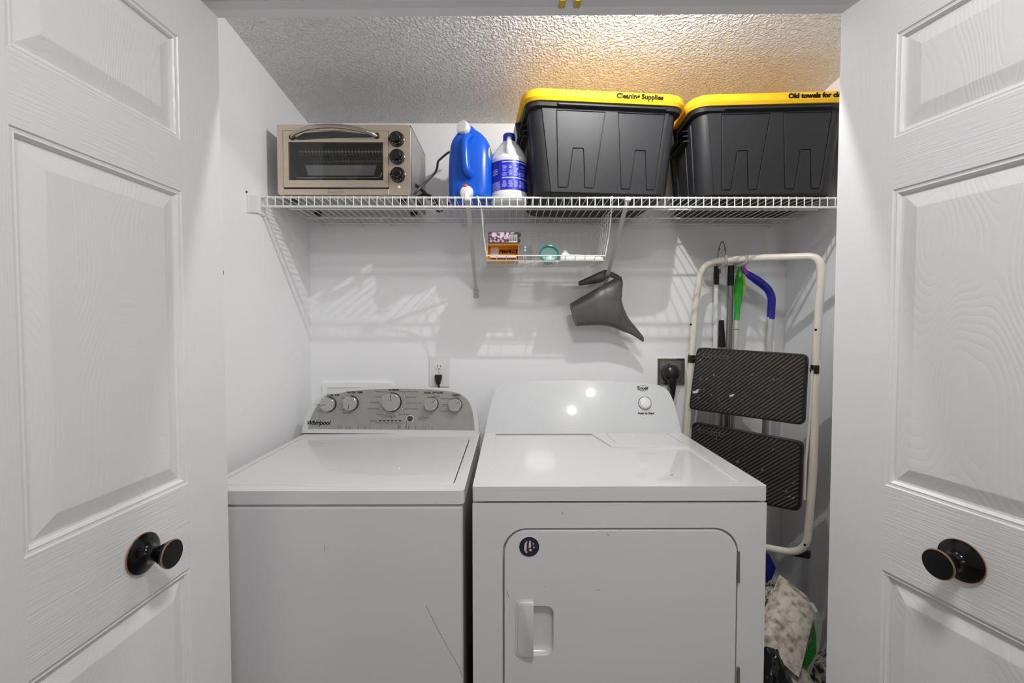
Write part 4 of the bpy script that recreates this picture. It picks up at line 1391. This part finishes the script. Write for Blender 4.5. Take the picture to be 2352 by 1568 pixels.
# patterned dark box on top of it
db_ = thing('patterned_box', 'dark carton with pink floral print and barcode on top of the orange box', 'box', ((ox0 + ox1) / 2, oy0 + .06, oz1))
py0 = oy0 + .010
pz1 = at(1150, 533, py0).z
MB().box((ox0 + .004, py0, oz1 + .0005), (ox1 + .002, py0 + .085, pz1)).build('carton', M['dark_box'], db_, smooth=False, bevel=.0008)
MB().box((ox0 + .008, py0 - .0005, oz1 + .008), (ox1 - .036, py0 + .001, pz1 - .008)).build('floral_panel', M['floral'], db_, smooth=False)
MB().box((ox0 + .016, py0 - .0005, pz1 - .0075), (ox1 - .014, py0 + .001, pz1 - .001)).build('floral_strip', M['floral'], db_, smooth=False)
bcx0 = ox1 - .034
lb2 = MB().box((bcx0, py0 - .0006, oz1 + .008), (ox1 - .004, py0 + .001, pz1 - .009)).build('barcode', M['paper'], db_, smooth=False)
for k in range(9):
    x = bcx0 + .003 + k * .0029
    MB().box((x, py0 - .0009, oz1 + .012), (x + .0007 + .0008 * random.random(), py0, pz1 - .011)).build('barcode_bar', M['ink'], lb2, smooth=False)
for (z_, dx_) in ((oz1 + .010, .008), (pz1 - .012, .010)):
    MB().prism([(ox1 + .001, z_ - .004), (ox1 + dx_, z_ + .006), (ox1 + dx_ - .003, z_ + .012), (ox1 + .001, z_ + .008)], lambda u, v, w: Vector((u, py0 + .004 + .03 * w, v))).build('torn_flap', M['dark_box'], db_, smooth=False)

# teal bowl
ty_ = KF + .055
tc = at(1261.5, 585, ty_)
tb = thing('teal_cup', 'small teal plastic cup lying in the wire basket', 'cup', (tc.x, ty_, KZ))
rr = 22.5 / F_PX * ty_
ax = Vector((0.04, -.90, .42)).normalized()
ce = Vector((tc.x, ty_, KZ + rr * .86))
b = MB()
b.lathe([(rr * .62, -.045), (rr * .80, -.03), (rr * .93, -.008), (rr * 1.0, 0), (rr * .99, .004), (rr * .90, .003), (rr * .80, -.012), (rr * .6, -.032), (0, -.036)], ce, ax, 32)
b.build('cup_shell', M['teal'], tb)
MB().lathe([(rr * .84, -.006), (rr * .5, -.003), (0, -.002)], ce, ax, 28).build('clear_film', M['teal_in'], tb)
# clear jar behind
jy = KF + .10
jc = at(1205, 580, jy)
jar = thing('clear_jar', 'clear plastic jar beside the orange box in the basket', 'jar', (jc.x, jy, KZ))
rj = 17 / F_PX * jy
M['clear'] = clear_mat('clear plastic', (.93, .93, .93), .10, .1)
MB().lathe([(rj * .94, KZ), (rj, KZ + .005), (rj, KZ + .052), (rj * .92, KZ + .058), (rj * .92, KZ + .066)], (jc.x, jy, 0), n=28, cap1=False).build('jar_wall', M['clear'], jar)
MB().tube([(jc.x + rj * .93 * math.cos(2 * math.pi * k / 28), jy + rj * .93 * math.sin(2 * math.pi * k / 28), KZ + .066) for k in range(28)], .0014, 6, closed=True).build('jar_rim', M['clear'], jar)

# folded white cloth
cxa, cxb = at(1286, 595, KF + .03).x, at(1385, 595, KF + .01).x
b = MB()
NX, NY = 40, 18
prof_top = lambda t: .020 + .004 * math.sin(5 * t) + (.017 * max(0, 1 - ((t - .07) / .12) ** 2))
top, bot = [], []
for i in range(NX + 1):
    t = i / NX
    rt, rb2 = [], []
    for j in range(NY + 1):
        s_ = j / NY
        x = cxa + (cxb - cxa) * t + .004 * math.sin(9 * s_)
        y = KF + .006 + .12 * s_
        e = min(1, 6 * s_ + .5, 6 * (1 - s_) + .3, 10 * t + .4, 10 * (1 - t) + .4)
        z = KZ + max(.004, prof_top(t) * e + .0035 * noise.noise(Vector((x * 30, y * 30, 1))))
        rt.append(Vector((x, y, z)))
        rb2.append(Vector((x, y, KZ + .001)))
    top.append(rt)
    bot.append(rb2)
rings = [top[i] + list(reversed(bot[i])) for i in range(NX + 1)]
b.loft(rings)
cl = b.build('folded_cloth', M['cloth'], loc=((cxa + cxb) / 2, KF + .06, KZ), angle=60)
props(cl, 'folded white cloth lying at the right end of the wire basket', 'cloth')

# ================================================================== watering can on the right strut
CY = 1.868


def cp_(x, y, yy=CY):                        # measured on a close view of the can
    return at(1290 + x / 7.838, 600 + y / 7.838, yy)


can = thing('watering_can', 'grey plastic watering can hanging by its handle on the shelf strut', 'watering can', cp_(600, 900))
slices = [((150, 760), (268, 1166), .040, None), ((300, 672), (380, 1162), .043, None), ((470, 575), (520, 1155), .045, None), ((640, 478), (660, 1150), .045, None), ((800, 395), (770, 1156), .044, None), ((900, 338), (850, 1170), .043, None),
          ((985, 285), (905, 1183), .042, .03), ((1062, 272), (945, 1195), .041, .10), ((1078, 330), (965, 1203), .040, .12), ((1055, 480), (990, 1214), .036, .17), ((1050, 610), (1030, 1232), .031, .27), ((1076, 730), (1065, 1246), .026, .38), ((1110, 830), (1110, 1264), .0215, .43),
          ((1160, 940), (1160, 1282), .018, .42), ((1210, 1030), (1215, 1303), .0155, .38), ((1275, 1115), (1280, 1333), .013, .32), ((1340, 1192), (1345, 1370), .011, .24), ((1405, 1275), (1405, 1410), .009, .14), ((1450, 1330), (1440, 1435), .007, .05), ((1475, 1370), (1460, 1450), .005, None), ((1481, 1400), (1470, 1448), .002, None)]


def can_ring(tp_, bp, hd_, n=28):
    a, c = cp_(*tp_), cp_(*bp)
    m_ = (a + c) / 2
    h = (a - c) / 2
    return [m_ + h * math.copysign(abs(math.cos(2 * math.pi * k / n)) ** .75, math.cos(2 * math.pi * k / n)) + Vector((0, 1, 0)) * hd_ * math.copysign(abs(math.sin(2 * math.pi * k / n)) ** .75, math.sin(2 * math.pi * k / n)) for k in range(n)]


b = MB()
b.loft([can_ring(*p[:3]) for p in slices])
b.build('can_body', M['can'], can, angle=50)
seam = []
for t_, b_, h_, f_ in slices:
    if f_ is None:
        continue
    x_ = 1 - 2 * f_
    c_ = abs(x_) ** (1 / .75)
    y_ = math.sqrt(max(0, 1 - c_ * c_)) ** .75
    a, c = cp_(*t_), cp_(*b_)
    seam.append(a * (1 - f_) + c * f_ - Vector((0, h_ * y_ + .0002, 0)))
MB().tube(smooth_path(seam, 4), .0008, 5).build('moulded_seam', M['ink'], can)
hyy = 1.905
top_e = [(300, 362), (420, 308), (560, 245), (690, 185), (775, 148), (850, 165), (960, 215), (1050, 262)]
bot_e = [(318, 440), (430, 425), (560, 408), (680, 388), (745, 365), (820, 300), (880, 285), (965, 318)]
b = MB()
rings = []
for k, (t_, bo_) in enumerate(zip(top_e, bot_e)):
    yy = hyy - (.012 * max(0, k - 4) / 3 * 3)
    a, c = cp_(*t_, yy), cp_(*bo_, yy)
    hd_ = .010 + .002 * k / 7
    m_, h = (a + c) / 2, (a - c) / 2
    rings.append([m_ + h * math.cos(2 * math.pi * j / 16) + Vector((0, hd_ * math.sin(2 * math.pi * j / 16), 0)) for j in range(16)])
b.loft(rings)
b.build('can_handle', M['can'], can, angle=50)
MB().lathe([(.012, -.006), (.014, 0), (.012, .006), (.004, .008)], cp_(1050, 600, CY + .02), (1, 0, .15), 20).build('filler_knob', M['black'], can)

# ================================================================== step ladder hung on wall hooks
LP, LQ = Vector((.768, 1.88, 0)), Vector((1.073, 1.55, 0))
LU = (LQ - LP).normalized()
LN = Vector((-LU.y, LU.x, 0)) * -1
if LN.dot(Vector((-1, -1, 0))) < 0:
    LN = -LN
LV = Vector((0, 0, 1))


def on_l(px, py, o=0.0):
    return hit(px, py, LP, LN) + LN * o


def l_uv(px, py):
    p = on_l(px, py) - LP
    return (p.dot(LU), p.z)


def luv(u, v, o=0.0):
    return LP + LU * u + Vector((0, 0, v)) + LN * o


lad = thing('step_ladder', 'folded cream step ladder with two black ribbed treads hung beside the dryer', 'step ladder', luv(.22, .52))
loop = [on_l(x, y) for x, y in ((1740, 1253), (1852, 1275), (1868, 1080), (1873, 850), (1881, 700), (1887, 640), (1884, 588), (1740, 592), (1612, 601), (1597, 700), (1586, 860), (1574, 1010), (1562, 1215))]
pth = round_path(loop[:2] + [loop[2], loop[3], loop[4], Vector(loop[5])] + loop[6:] + [loop[0]], .075, 8)
MB().tube(pth, .0128, 14).build('tube_frame', M['cream'], lad)
# inner legs
for pts in (((1581, 845), (1590, 925), (1583, 1010), (1573, 1120)), ((1869, 850), (1861, 975), (1853, 1060), (1850, 1145))):
    MB().tube([on_l(x, y, .012) for x, y in pts], .0042, 8).build('inner_leg', M['cream'], lad)
for pts in (((1591, 800), (1580, 815), (1577, 850)), ((1874, 815), (1883, 830), (1883, 858), (1880, 880))):
    MB().tube(smooth_path([on_l(x, y, .004) for x, y in pts], 4), .0035, 8).build('spreader_link', M['cream'], lad)
for (x, y, x2, y2) in ((1588.5, 832, 1589.5, 815), (1873, 857, 1873.5, 838)):
    MB().tube([on_l(x, y), on_l(x2, y2)], .0155, 16).build('pivot_collar', M['black'], lad)
    s_ = 1 if x < 1700 else -1
    MB().tube([on_l((x + x2) / 2, (y + y2) / 2, .004), on_l((x + x2) / 2 + 12 * s_, (y + y2) / 2 + 1, .010)], .006, 10).build('pivot_pin', M['black'], lad)
for corners, rrr in ((((1608, 797), (1860, 813), (1852, 974), (1589, 937)), .022), (((1597, 966), (1849, 1012), (1843, 1170), (1586, 1122)), .022)):
    q = [l_uv(*c) for c in corners]
    rp = round_path([(*q[0], 0), (*q[1], 0), (*q[2], 0), (*q[3], 0), (*q[0], 0), (*q[1], 0)], rrr, 6)
    # rounded closed outline
    loop_ = [(p.x, p.y) for p in rp[1:-1]]
    m_ = 7
    outl = loop_[:4 * m_]
    tread = MB().loft([[luv(u, v, .006) for u, v in outl], [luv(u, v, .030) for u, v in outl]]).build('tread', M['tread_base'], lad, bevel=.003)
    # ribs run diagonally over the tread, clipped to it
    cu_, cv_ = sum(p[0] for p in q) / 4, sum(p[1] for p in q) / 4
    ang = R(41)
    dd, nn = Vector((math.cos(ang), math.sin(ang))), Vector((-math.sin(ang), math.cos(ang)))
    inset = [(cu_ + (u - cu_) * .965, cv_ + (v - cv_) * .945) for u, v in outl]
    b = MB()
    step = .0108
    for k in range(-40, 41):
        o_ = Vector((cu_, cv_)) + nn * (k * step)
        ts = []
        for i in range(len(inset)):
            a_, c_ = Vector(inset[i]), Vector(inset[(i + 1) % len(inset)])
            e_ = c_ - a_
            den = e_.x * dd.y - e_.y * dd.x
            if abs(den) < 1e-9:
                continue
            w_ = o_ - a_
            s_ = (w_.x * dd.y - w_.y * dd.x) / den
            if 0 <= s_ < 1:
                pnt = a_ + e_ * s_
                ts.append((pnt - o_).dot(dd))
        if len(ts) >= 2 and max(ts) - min(ts) > .008:
            t0_, t1_ = min(ts), max(ts)
            hw2 = step * .36
            p0, p1 = o_ + dd * t0_, o_ + dd * t1_
            sec = [(-hw2, .0295), (-hw2 * .55, .0325), (hw2 * .55, .0325), (hw2, .0295)]
            b.loft([[luv(p0.x + nn.x * w_, p0.y + nn.y * w_, z_) for w_, z_ in sec], [luv(p1.x + nn.x * w_, p1.y + nn.y * w_, z_) for w_, z_ in sec]])
    b.build('tread_ribs', M['tread'], tread, smooth=False)
    # embossed name, worn paint specks
    nu, nv = q[0][0] + (q[1][0] - q[0][0]) * .20, q[0][1] - .028 + (q[1][1] - q[0][1]) * .2
    tlt = math.atan2(q[1][1] - q[0][1], q[1][0] - q[0][0])
    text_mb('cosco', .036, lambda u, v, w: luv(nu + u * 1.25 * math.cos(tlt) - v * math.sin(tlt), nv + u * 1.25 * math.sin(tlt) + v * math.cos(tlt), .0300 + .0056 * w), 0, 'CENTER', 1.0, .001).build('embossed_name', M['tread'], tread, smooth=False, fix=False)
    rnd = random.Random(int(q[0][1] * 1000))
    for k in range(16):
        u, v = cu_ + (rnd.random() - .5) * .36, cv_ + (rnd.random() - .5) * .18
        L = .0015 + .006 * rnd.random() ** 3
        w_ = .0006 + .0008 * rnd.random()
        pts = [(u - dd.x * L - nn.x * w_ * .5, v - dd.y * L - nn.y * w_ * .5), (u + nn.x * -w_, v + nn.y * -w_), (u + dd.x * L, v + dd.y * L), (u + nn.x * w_, v + nn.y * w_)]
        MB().loft([[luv(*p, .029) for p in pts], [luv(*p, .0331) for p in pts]]).build('paint_speck', M['splat'], tread, smooth=False)
    for (fu, fv, sx) in ((.08, -.27, .014), (.42, -.26, .009)):
        u, v = q[3][0] + (q[2][0] - q[3][0]) * fu, q[3][1] + (q[0][1] - q[3][1]) * .30 + (q[2][1] - q[3][1]) * fu
        pts = [(u + sx * (1 + .35 * math.sin(3 * a)) * math.cos(a), v + sx * .45 * (1 + .3 * math.cos(5 * a)) * math.sin(a) + sx * .5 * math.cos(a)) for a in [2 * math.pi * k / 14 for k in range(14)]]
        if corners[0][1] < 900:
            MB().loft([[luv(*p, .029) for p in pts], [luv(*p, .0334) for p in pts]]).build('paint_splash', M['splat'], tread, smooth=False)
# black block under the lower corner
b = MB()
q = [(1795, 1268), (1856, 1279), (1857, 1287), (1795, 1274)]
px_shape('corner_block', [(1792, 1262), (1858, 1272), (1857, 1287), (1792, 1275)], on_l, -.034, -.012, M['black'], lad, bevel=.002)
b = MB()
for (x, y) in ((1876, 757), (1590, 745), (1851, 1248)):
    pp = on_l(x, y, .0128)
    MB().lathe([(.004, -.003), (.004, .001), (.002, .002)], pp, LN, 10).build('rivet', M['ink'], lad)

# ================================================================== wall hooks and the cleaning tools on them
hk_ = []
for (wx, wy, fx, fy_, tipx, tipy, yy, lab) in ((1650, 612, 1658, 607, 1668, 586, 1.755, 'grey metal wall hook on the left holding up the step ladder bar'), (1690, 611, 1702, 606, 1716, 586, 1.695, 'grey metal wall hook on the right holding up the step ladder bar')):
    a = at(wx, wy, YB)
    h = thing('wall_hook', lab, 'hook', a, group='wall hooks above the ladder')
    MB().box((a.x - .012, YB - .005, a.z - .028), (a.x + .012, YB, a.z + .028)).build('hook_plate', M['hook'], h, bevel=.002)
    t1_, t2_ = at(fx, fy_ + 5, yy + .025), at(tipx, tipy, yy - .022)
    t1_.z = at(1660, 607, 1.80).z - .012
    MB().tube(round_path([a, Vector((t1_.x + .01, yy + .06, t1_.z)), Vector((t2_.x, yy - .022, t1_.z)), t2_], .02, 6), .0058, 10).build('hook_prong', M['hook'], h)

PY = 1.915


def pole(name, label, pts, parts, y=PY):
    """tool hanging by the wall: parts = list of (part name, from, to, radius, material) in photo pixels"""
    p_low = at(*pts, y)
    t = thing(name, label, 'cleaning tool', (p_low.x, y, max(.02, p_low.z)), group='cleaning tools on the back wall')
    for (nm, a, c, r_, m_) in parts:
        MB().tube([at(*a, y), at(*c, y)], r_, 14).build(nm, M[m_], t)
    return t


t = pole('broom', 'white broom handle with black top and cord loop behind the ladder', (1634, 1330), [('end_cap', (1634.4, 1305), (1634, 1330), .0115, 'black'), ('pole', (1645, 652), (1634, 1330), .0096, 'pole_white'), ('top_sleeve', (1646, 611), (1645, 654), .0112, 'black')])
cpts = [at(*p, PY + .01) for p in ((1646, 612), (1649, 585), (1653, 565), (1659, 554.5), (1664, 564), (1667, 585), (1669, 612))]
MB().tube(smooth_path(cpts, 5), .0024, 8).build('hanging_cord', M['galv'], t)
for p in ((1652, 572), (1665.5, 572)):
    MB().tube([at(p[0] - .5, p[1] + 3, PY + .01), at(p[0] + .5, p[1] - 3, PY + .01)], .0042, 8).build('cord_bead', M['galv'], t)
t = pole('mop', 'steel grey mop pole with black end cap behind the ladder', (1661, 1330), [('end_cap', (1661.6, 1305), (1661, 1330), .0135, 'black'), ('pole', (1678, 654), (1661, 1330), .0118, 'pole_grey'), ('top_sleeve', (1679, 610), (1678, 656), .0130, 'black')], 1.90)
t = pole('duster', 'short duster with tapered black grip behind the ladder', (1650, 1330), [('pole', (1658, 795), (1650, 1330), .0105, 'pole_silver')], 1.93)
MB().tube([at(1657, 735, 1.93), at(1657, 752, 1.93), at(1658, 797, 1.93)], [.0105, .0118, .0165], 14).build('grip', M['black'], t)
t = pole('brush', 'green handled scrub brush with lime grip behind the ladder', (1672, 1330), [('pole', (1692, 733), (1672, 1330), .0096, 'pole_silver'), ('pole_joint', (1691.3, 755), (1691.2, 757), .0101, 'scuff')], 1.885)
ax_ = [(1697, 606), (1699, 614), (1700, 625), (1698, 645), (1697, 665), (1696, 685), (1694, 705), (1692.5, 735)]
MB().tube(smooth_path([at(*p, 1.885) for p in ax_], 4), [[.004, .0055, .0125, .0175, .0185, .0150, .0112, .0108][min(7, k // 4)] * (1 - (k % 4) / 4) + [.004, .0055, .0125, .0175, .0185, .0150, .0112, .0108][min(7, k // 4 + 1)] * (k % 4) / 4 for k in range(29)], 14).build('handle', M['green'], t)
lg = [(1704.5, 626), (1707, 645), (1707, 662), (1703.5, 682)]
MB().tube(smooth_path([at(*p, 1.878) for p in lg], 4), [.004 + .005 * math.sin(math.pi * k / 12) for k in range(13)], 10).build('lime_grip', M['lime'], t)
by = 1.87
t = pole('spray_mop', 'blue spray mop with bent grip and purple hook end behind the ladder', (1745, 1300), [('pole', (1769, 728), (1745, 1300), .0135, 'pole_silver')], by)
bp_ = [(1712, 624), (1722, 632), (1738, 643), (1755, 656), (1766, 668), (1772, 684), (1772, 702), (1770, 732)]
br = [.0085, .0135, .0165, .0160, .0155, .0155, .0152, .0150]
sp_ = smooth_path([at(*p, by) for p in bp_], 4)
MB().tube(sp_, [br[min(7, k // 4)] * (1 - (k % 4) / 4) + br[min(7, k // 4 + 1)] * (k % 4) / 4 for k in range(len(sp_))], 16).build('bent_grip', M['blue_grip'], t)
pp_ = [(1702, 603), (1706, 611), (1711, 621), (1716, 629)]
MB().tube(smooth_path([at(*p, by - .004) for p in pp_], 4), [.0055 + .0003 * k for k in range(13)], 12).build('hook_end', M['purple'], t)
hx_ = at(1745, 1300, by)
px0 = at(1777, 1299, by)
b = MB()
b.prism([(hx_.x - .06, px0.z - .055), (px0.x - .022, px0.z - .062), (px0.x, px0.z), (px0.x - .030, px0.z + .060), (hx_.x - .06, px0.z + .055)], lambda u, v, w: Vector((u, by - .02 + .035 * w, v)))
b.build('mop_pad', M['mop_blue'], t, bevel=.004)

# ================================================================== outlets on the back wall
def wall_rect(l, t_, r_, b_):
    p, q = at(l, b_, YB), at(r_, t_, YB)
    return (p.x + q.x) / 2, (p.z + q.z) / 2, (q.x - p.x) / 2, (q.z - p.z) / 2


cx_, cz_, hw, hh = wall_rect(986.5, 820, 1033, 888)
ot = thing('wall_outlet', 'white duplex outlet plate with a black plug above the washer', 'outlet', (cx_, YB, cz_))
MB().prism(rrect(hw, hh, .006, 4, cx_, cz_), lambda u, v, w: Vector((u, YB - .006 * w, v))).build('cover_plate', M['plastic_w'], ot, bevel=.0022, seg=3)
for py in (842, 870):
    o = at(1008.5, py, YB - .006)
    rc = MB().lathe([(.0185, -.001), (.0185, .0016), (.0175, .002)], o, (0, -1, 0), 28).build('receptacle', M['plastic_w'], ot)
    for dx_, h_ in ((-.0062, .0045), (.0062, .0038)):
        MB().box((o.x + dx_ - .0012, o.y - .0024, o.z + .003 - h_), (o.x + dx_ + .0012, o.y, o.z + .003 + h_)).build('slot', M['black'], rc, smooth=False)
    MB().lathe([(.0026, 0), (.0026, .0024)], o + Vector((0, 0, -.0095)), (0, -1, 0), 10).build('slot', M['black'], rc, smooth=False)
MB().lathe([(.003, 0), (.0025, .001)], at(1008.5, 855.5, YB - .006), (0, -1, 0), 12).build('plate_screw', M['galv'], ot)
pg = at(1008, 866, YB - .008)
pl = thing('washer_plug', 'black power plug in the lower socket above the washer', 'plug', pg)
b = MB()
b.loft([[Vector((pg.x + u * w_, pg.y - .012 + v, pg.z + z_)) for u, v in rrect(.016, .012, .006, 4)] for z_, w_ in ((.012, .9), (.008, 1), (-.006, .9), (-.022, .62), (-.030, .42))])
b.build('plug_body', M['black'], pl)
MB().tube(smooth_path([pg + Vector((0, -.012, -.026)), pg + Vector((.003, -.013, -.06)), pg + Vector((.004, -.030, -.11)), pg + Vector((-.01, -.035, -.2))], 5), .0045, 10).build('plug_cord', M['black'], pl)
# laundry supply box behind the washer
cx_, cz_, hw, hh = wall_rect(743.5, 877.5, 903, 1010)
lbx = thing('supply_box', 'white recessed water supply box on the wall behind the washer', 'outlet box', (cx_, YB, cz_))
MB().plate(rrect(hw, hh, .008, 4, cx_, cz_), [rrect(hw - .022, hh - .022, .006, 4, cx_, cz_)], lambda u, v, w: Vector((u, YB - .007 * w, v))).build('box_frame', M['wall'], lbx, bevel=.002)
MB().box((cx_ - hw + .02, YB - .003, cz_ - hh + .02), (cx_ + hw - .02, YB, cz_ + hh - .02)).build('box_back', M['plastic_w'], lbx, smooth=False)
# dryer outlet
cx_, cz_, hw, hh = wall_rect(1508.5, 822.5, 1571, 882.5)
dob = thing('dryer_outlet', 'open metal junction box with the dryer socket beside the ladder', 'outlet', (cx_, YB, cz_))
MB().plate(rrect(hw, hh, .003, 2, cx_, cz_), [rrect(hw - .005, hh - .005, .003, 2, cx_, cz_)], lambda u, v, w: Vector((u, YB - .010 * w, v))).build('box_rim', M['chrome'], dob, bevel=.001)
MB().box((cx_ - hw + .004, YB - .003, cz_ - hh + .004), (cx_ + hw - .004, YB, cz_ + hh - .004)).build('box_back', M['galv'], dob, smooth=False)
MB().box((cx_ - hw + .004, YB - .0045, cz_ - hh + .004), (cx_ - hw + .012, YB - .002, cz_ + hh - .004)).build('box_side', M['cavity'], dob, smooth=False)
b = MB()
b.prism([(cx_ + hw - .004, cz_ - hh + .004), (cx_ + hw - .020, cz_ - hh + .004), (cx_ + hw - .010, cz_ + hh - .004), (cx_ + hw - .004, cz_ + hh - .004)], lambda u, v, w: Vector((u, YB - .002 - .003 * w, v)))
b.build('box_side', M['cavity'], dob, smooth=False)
MB().tube([Vector((cx_ + .004 * math.cos(2 * math.pi * k / 16), YB - .008, cz_ + hh - .020 + .005 * math.sin(2 * math.pi * k / 16))) for k in range(16)], .002, 8, closed=True).build('ground_ring', M['brass'], dob)
for dx_, dz_ in ((-.030, .028), (.020, .028), (-.030, -.012)):
    MB().lathe([(.004, 0), (.0035, .003), (0, .0035)], (cx_ + dx_, YB - .004, cz_ + dz_), (0, -1, 0), 10).build('box_screw', M['chrome'], dob)
pq = at(1541, 856, YB - .03)
dpl = thing('dryer_plug', 'large black round dryer plug in the metal socket', 'plug', pq)
b = MB()
b.lathe([(.024, -.024), (.034, -.020), (.037, -.004), (.036, .010), (.030, .022), (.018, .029), (0, .031)], pq, (0, -1, 0), 32)
b.build('plug_body', M['black'], dpl)
MB().tube(smooth_path([pq + Vector((.0, -.010, -.012)), pq + Vector((.002, -.012, -.05)), pq + Vector((.004, -.01, -.085)), pq + Vector((-.01, .0, -.16)), pq + Vector((-.03, .0, -.26))], 5), [.022 - .0011 * min(k, 9) for k in range(21)], 14).build('plug_cord', M['black'], dpl)
# small black peg on the left wall by the door
p = at(503, 625, 1.334)
b = MB()
b.lathe([(.015, 0), (.015, .004), (.006, .006), (.006, .014), (.013, .016), (.011, .02)], (LW, p.y, p.z), (1, 0, 0), 14)
o = b.build('wall_peg', M['black'], loc=(LW, p.y, p.z))
props(o, 'small black peg on the left wall beside the open door', 'wall peg')

# ================================================================== things on the floor right of the dryer
def blob(c, r, seed, amp, sc=(1, 1, 1), sub_=4, crease=0.0):
    bm = bmesh.new()
    bmesh.ops.create_icosphere(bm, subdivisions=sub_, radius=1.0)
    b = MB()
    vs = []
    for v in bm.verts:
        n_ = v.co.normalized()
        k = 1 + amp * noise.noise(n_ * 2.2 + Vector((seed, 0, 0))) + amp * .6 * noise.noise(n_ * 5 + Vector((0, seed, 0)))
        k += crease * abs(noise.noise(n_ * 9 + Vector((0, 0, seed))))
        p = Vector((n_.x * sc[0], n_.y * sc[1], n_.z * sc[2])) * r * k + Vector(c)
        p.z = max(p.z, .004)
        vs.append(p)
    fs = [[v.index for v in f.verts] for f in bm.faces]
    bm.free()
    return b.add(vs, fs)


sx = lambda x, y, yy: at(1740 + x / 4.778, 1240 + y / 4.778, yy)
c1 = sx(130, 720, 1.72)
o = blob((c1.x + .0, 1.72, c1.z - .13), .16, 3, .16, (.6, .6, 1.25), 5, .14).build('plastic_bag', M['crinkle'], loc=(c1.x, 1.72, 0), angle=180)
props(o, 'crinkled shiny plastic bag standing behind the stained paper pouch', 'bag', 'crinkled plastic bags')
c2 = sx(700, 1460, 1.62)
o = blob((c2.x + .01, 1.62, c2.z - .14), .17, 8, .14, (.5, .55, 1.15), 5, .14).build('plastic_bag', M['crinkle'], loc=(c2.x + .01, 1.62, 0), angle=180)
props(o, 'crinkled shiny plastic bag low beside the right door edge', 'bag', 'crinkled plastic bags')
c3 = sx(130, 1480, 1.30)
o = blob((c3.x + .0, 1.30, c3.z - .105), .16, 5, .10, (.42, .5, 1.1), 5, .05).build('black_bag', M['black_bag'], loc=(c3.x, 1.30, 0), angle=180)
props(o, 'shiny black plastic bag on the floor beside the dryer', 'bag')
# stained paper pouch with a green striped side
po = thing('paper_pouch', 'stained beige paper pouch with green striped side right of the dryer', 'pouch', (sx(400, 1500, 1.44).x, 1.44, 0))
TLp, TRp, BRp, BLp = sx(322, 545, 1.50), sx(632, 785, 1.46), sx(455, 1510, 1.36), sx(60, 1160, 1.40)
low = Vector((0, -.02, -.30))
N_ = 16
b = MB()
front = []
for i in range(N_ + 1):
    row = []
    for j in range(N_ + 1):
        s_, t_ = j / N_, i / N_
        p = (BLp * (1 - s_) + BRp * s_) * (1 - t_) + (TLp * (1 - s_) + TRp * s_) * t_
        bul = math.sin(math.pi * s_) * math.sin(math.pi * min(1, t_ * 1.1)) * .018
        fold = -.006 * math.exp(-((s_ - .30) / .03) ** 2)
        p = p + Vector((-.3, -.9, .1)) * (bul + fold + .003 * noise.noise(p * 40))
        row.append(p)
    front.append(row)
thick = Vector((.02, .075, .01))
rings = [r_ + [p + thick for p in reversed(r_)] for r_ in front]
b.loft(rings)
b.build('pouch_front', M['dirty_paper'], po, angle=60)
side = [(632, 785), (668, 778), (712, 900), (712, 1020), (690, 1170), (640, 1330), (560, 1560), (455, 1510), (560, 1240), (640, 960)]
b = MB()
b.loft([[sx(x, y, 1.43) for x, y in side], [sx(x, y, 1.43) + Vector((.015, .05, 0)) for x, y in side]])
b.build('pouch_side', M['pouch_side'], po, bevel=.004)
gs = [(630, 960), (646, 1080), (643, 1250), (600, 1320), (480, 1525), (447, 1500), (520, 1340), (600, 1120)]
b = MB()
b.loft([[sx(x, y, 1.427) for x, y in gs], [sx(x, y, 1.427) + Vector((.004, .012, 0)) for x, y in gs]])
b.build('green_stripe', M['green_stripe'], po, smooth=False)
b = MB()
pc = sx(330, 1560, 1.40)
b.add([], [])
b = blob((pc.x + .01, 1.43, .10), .12, 12, .1, (.8, .6, 1.2), 4)
b.build('pouch_base', M['dirty_paper'], po, angle=180)
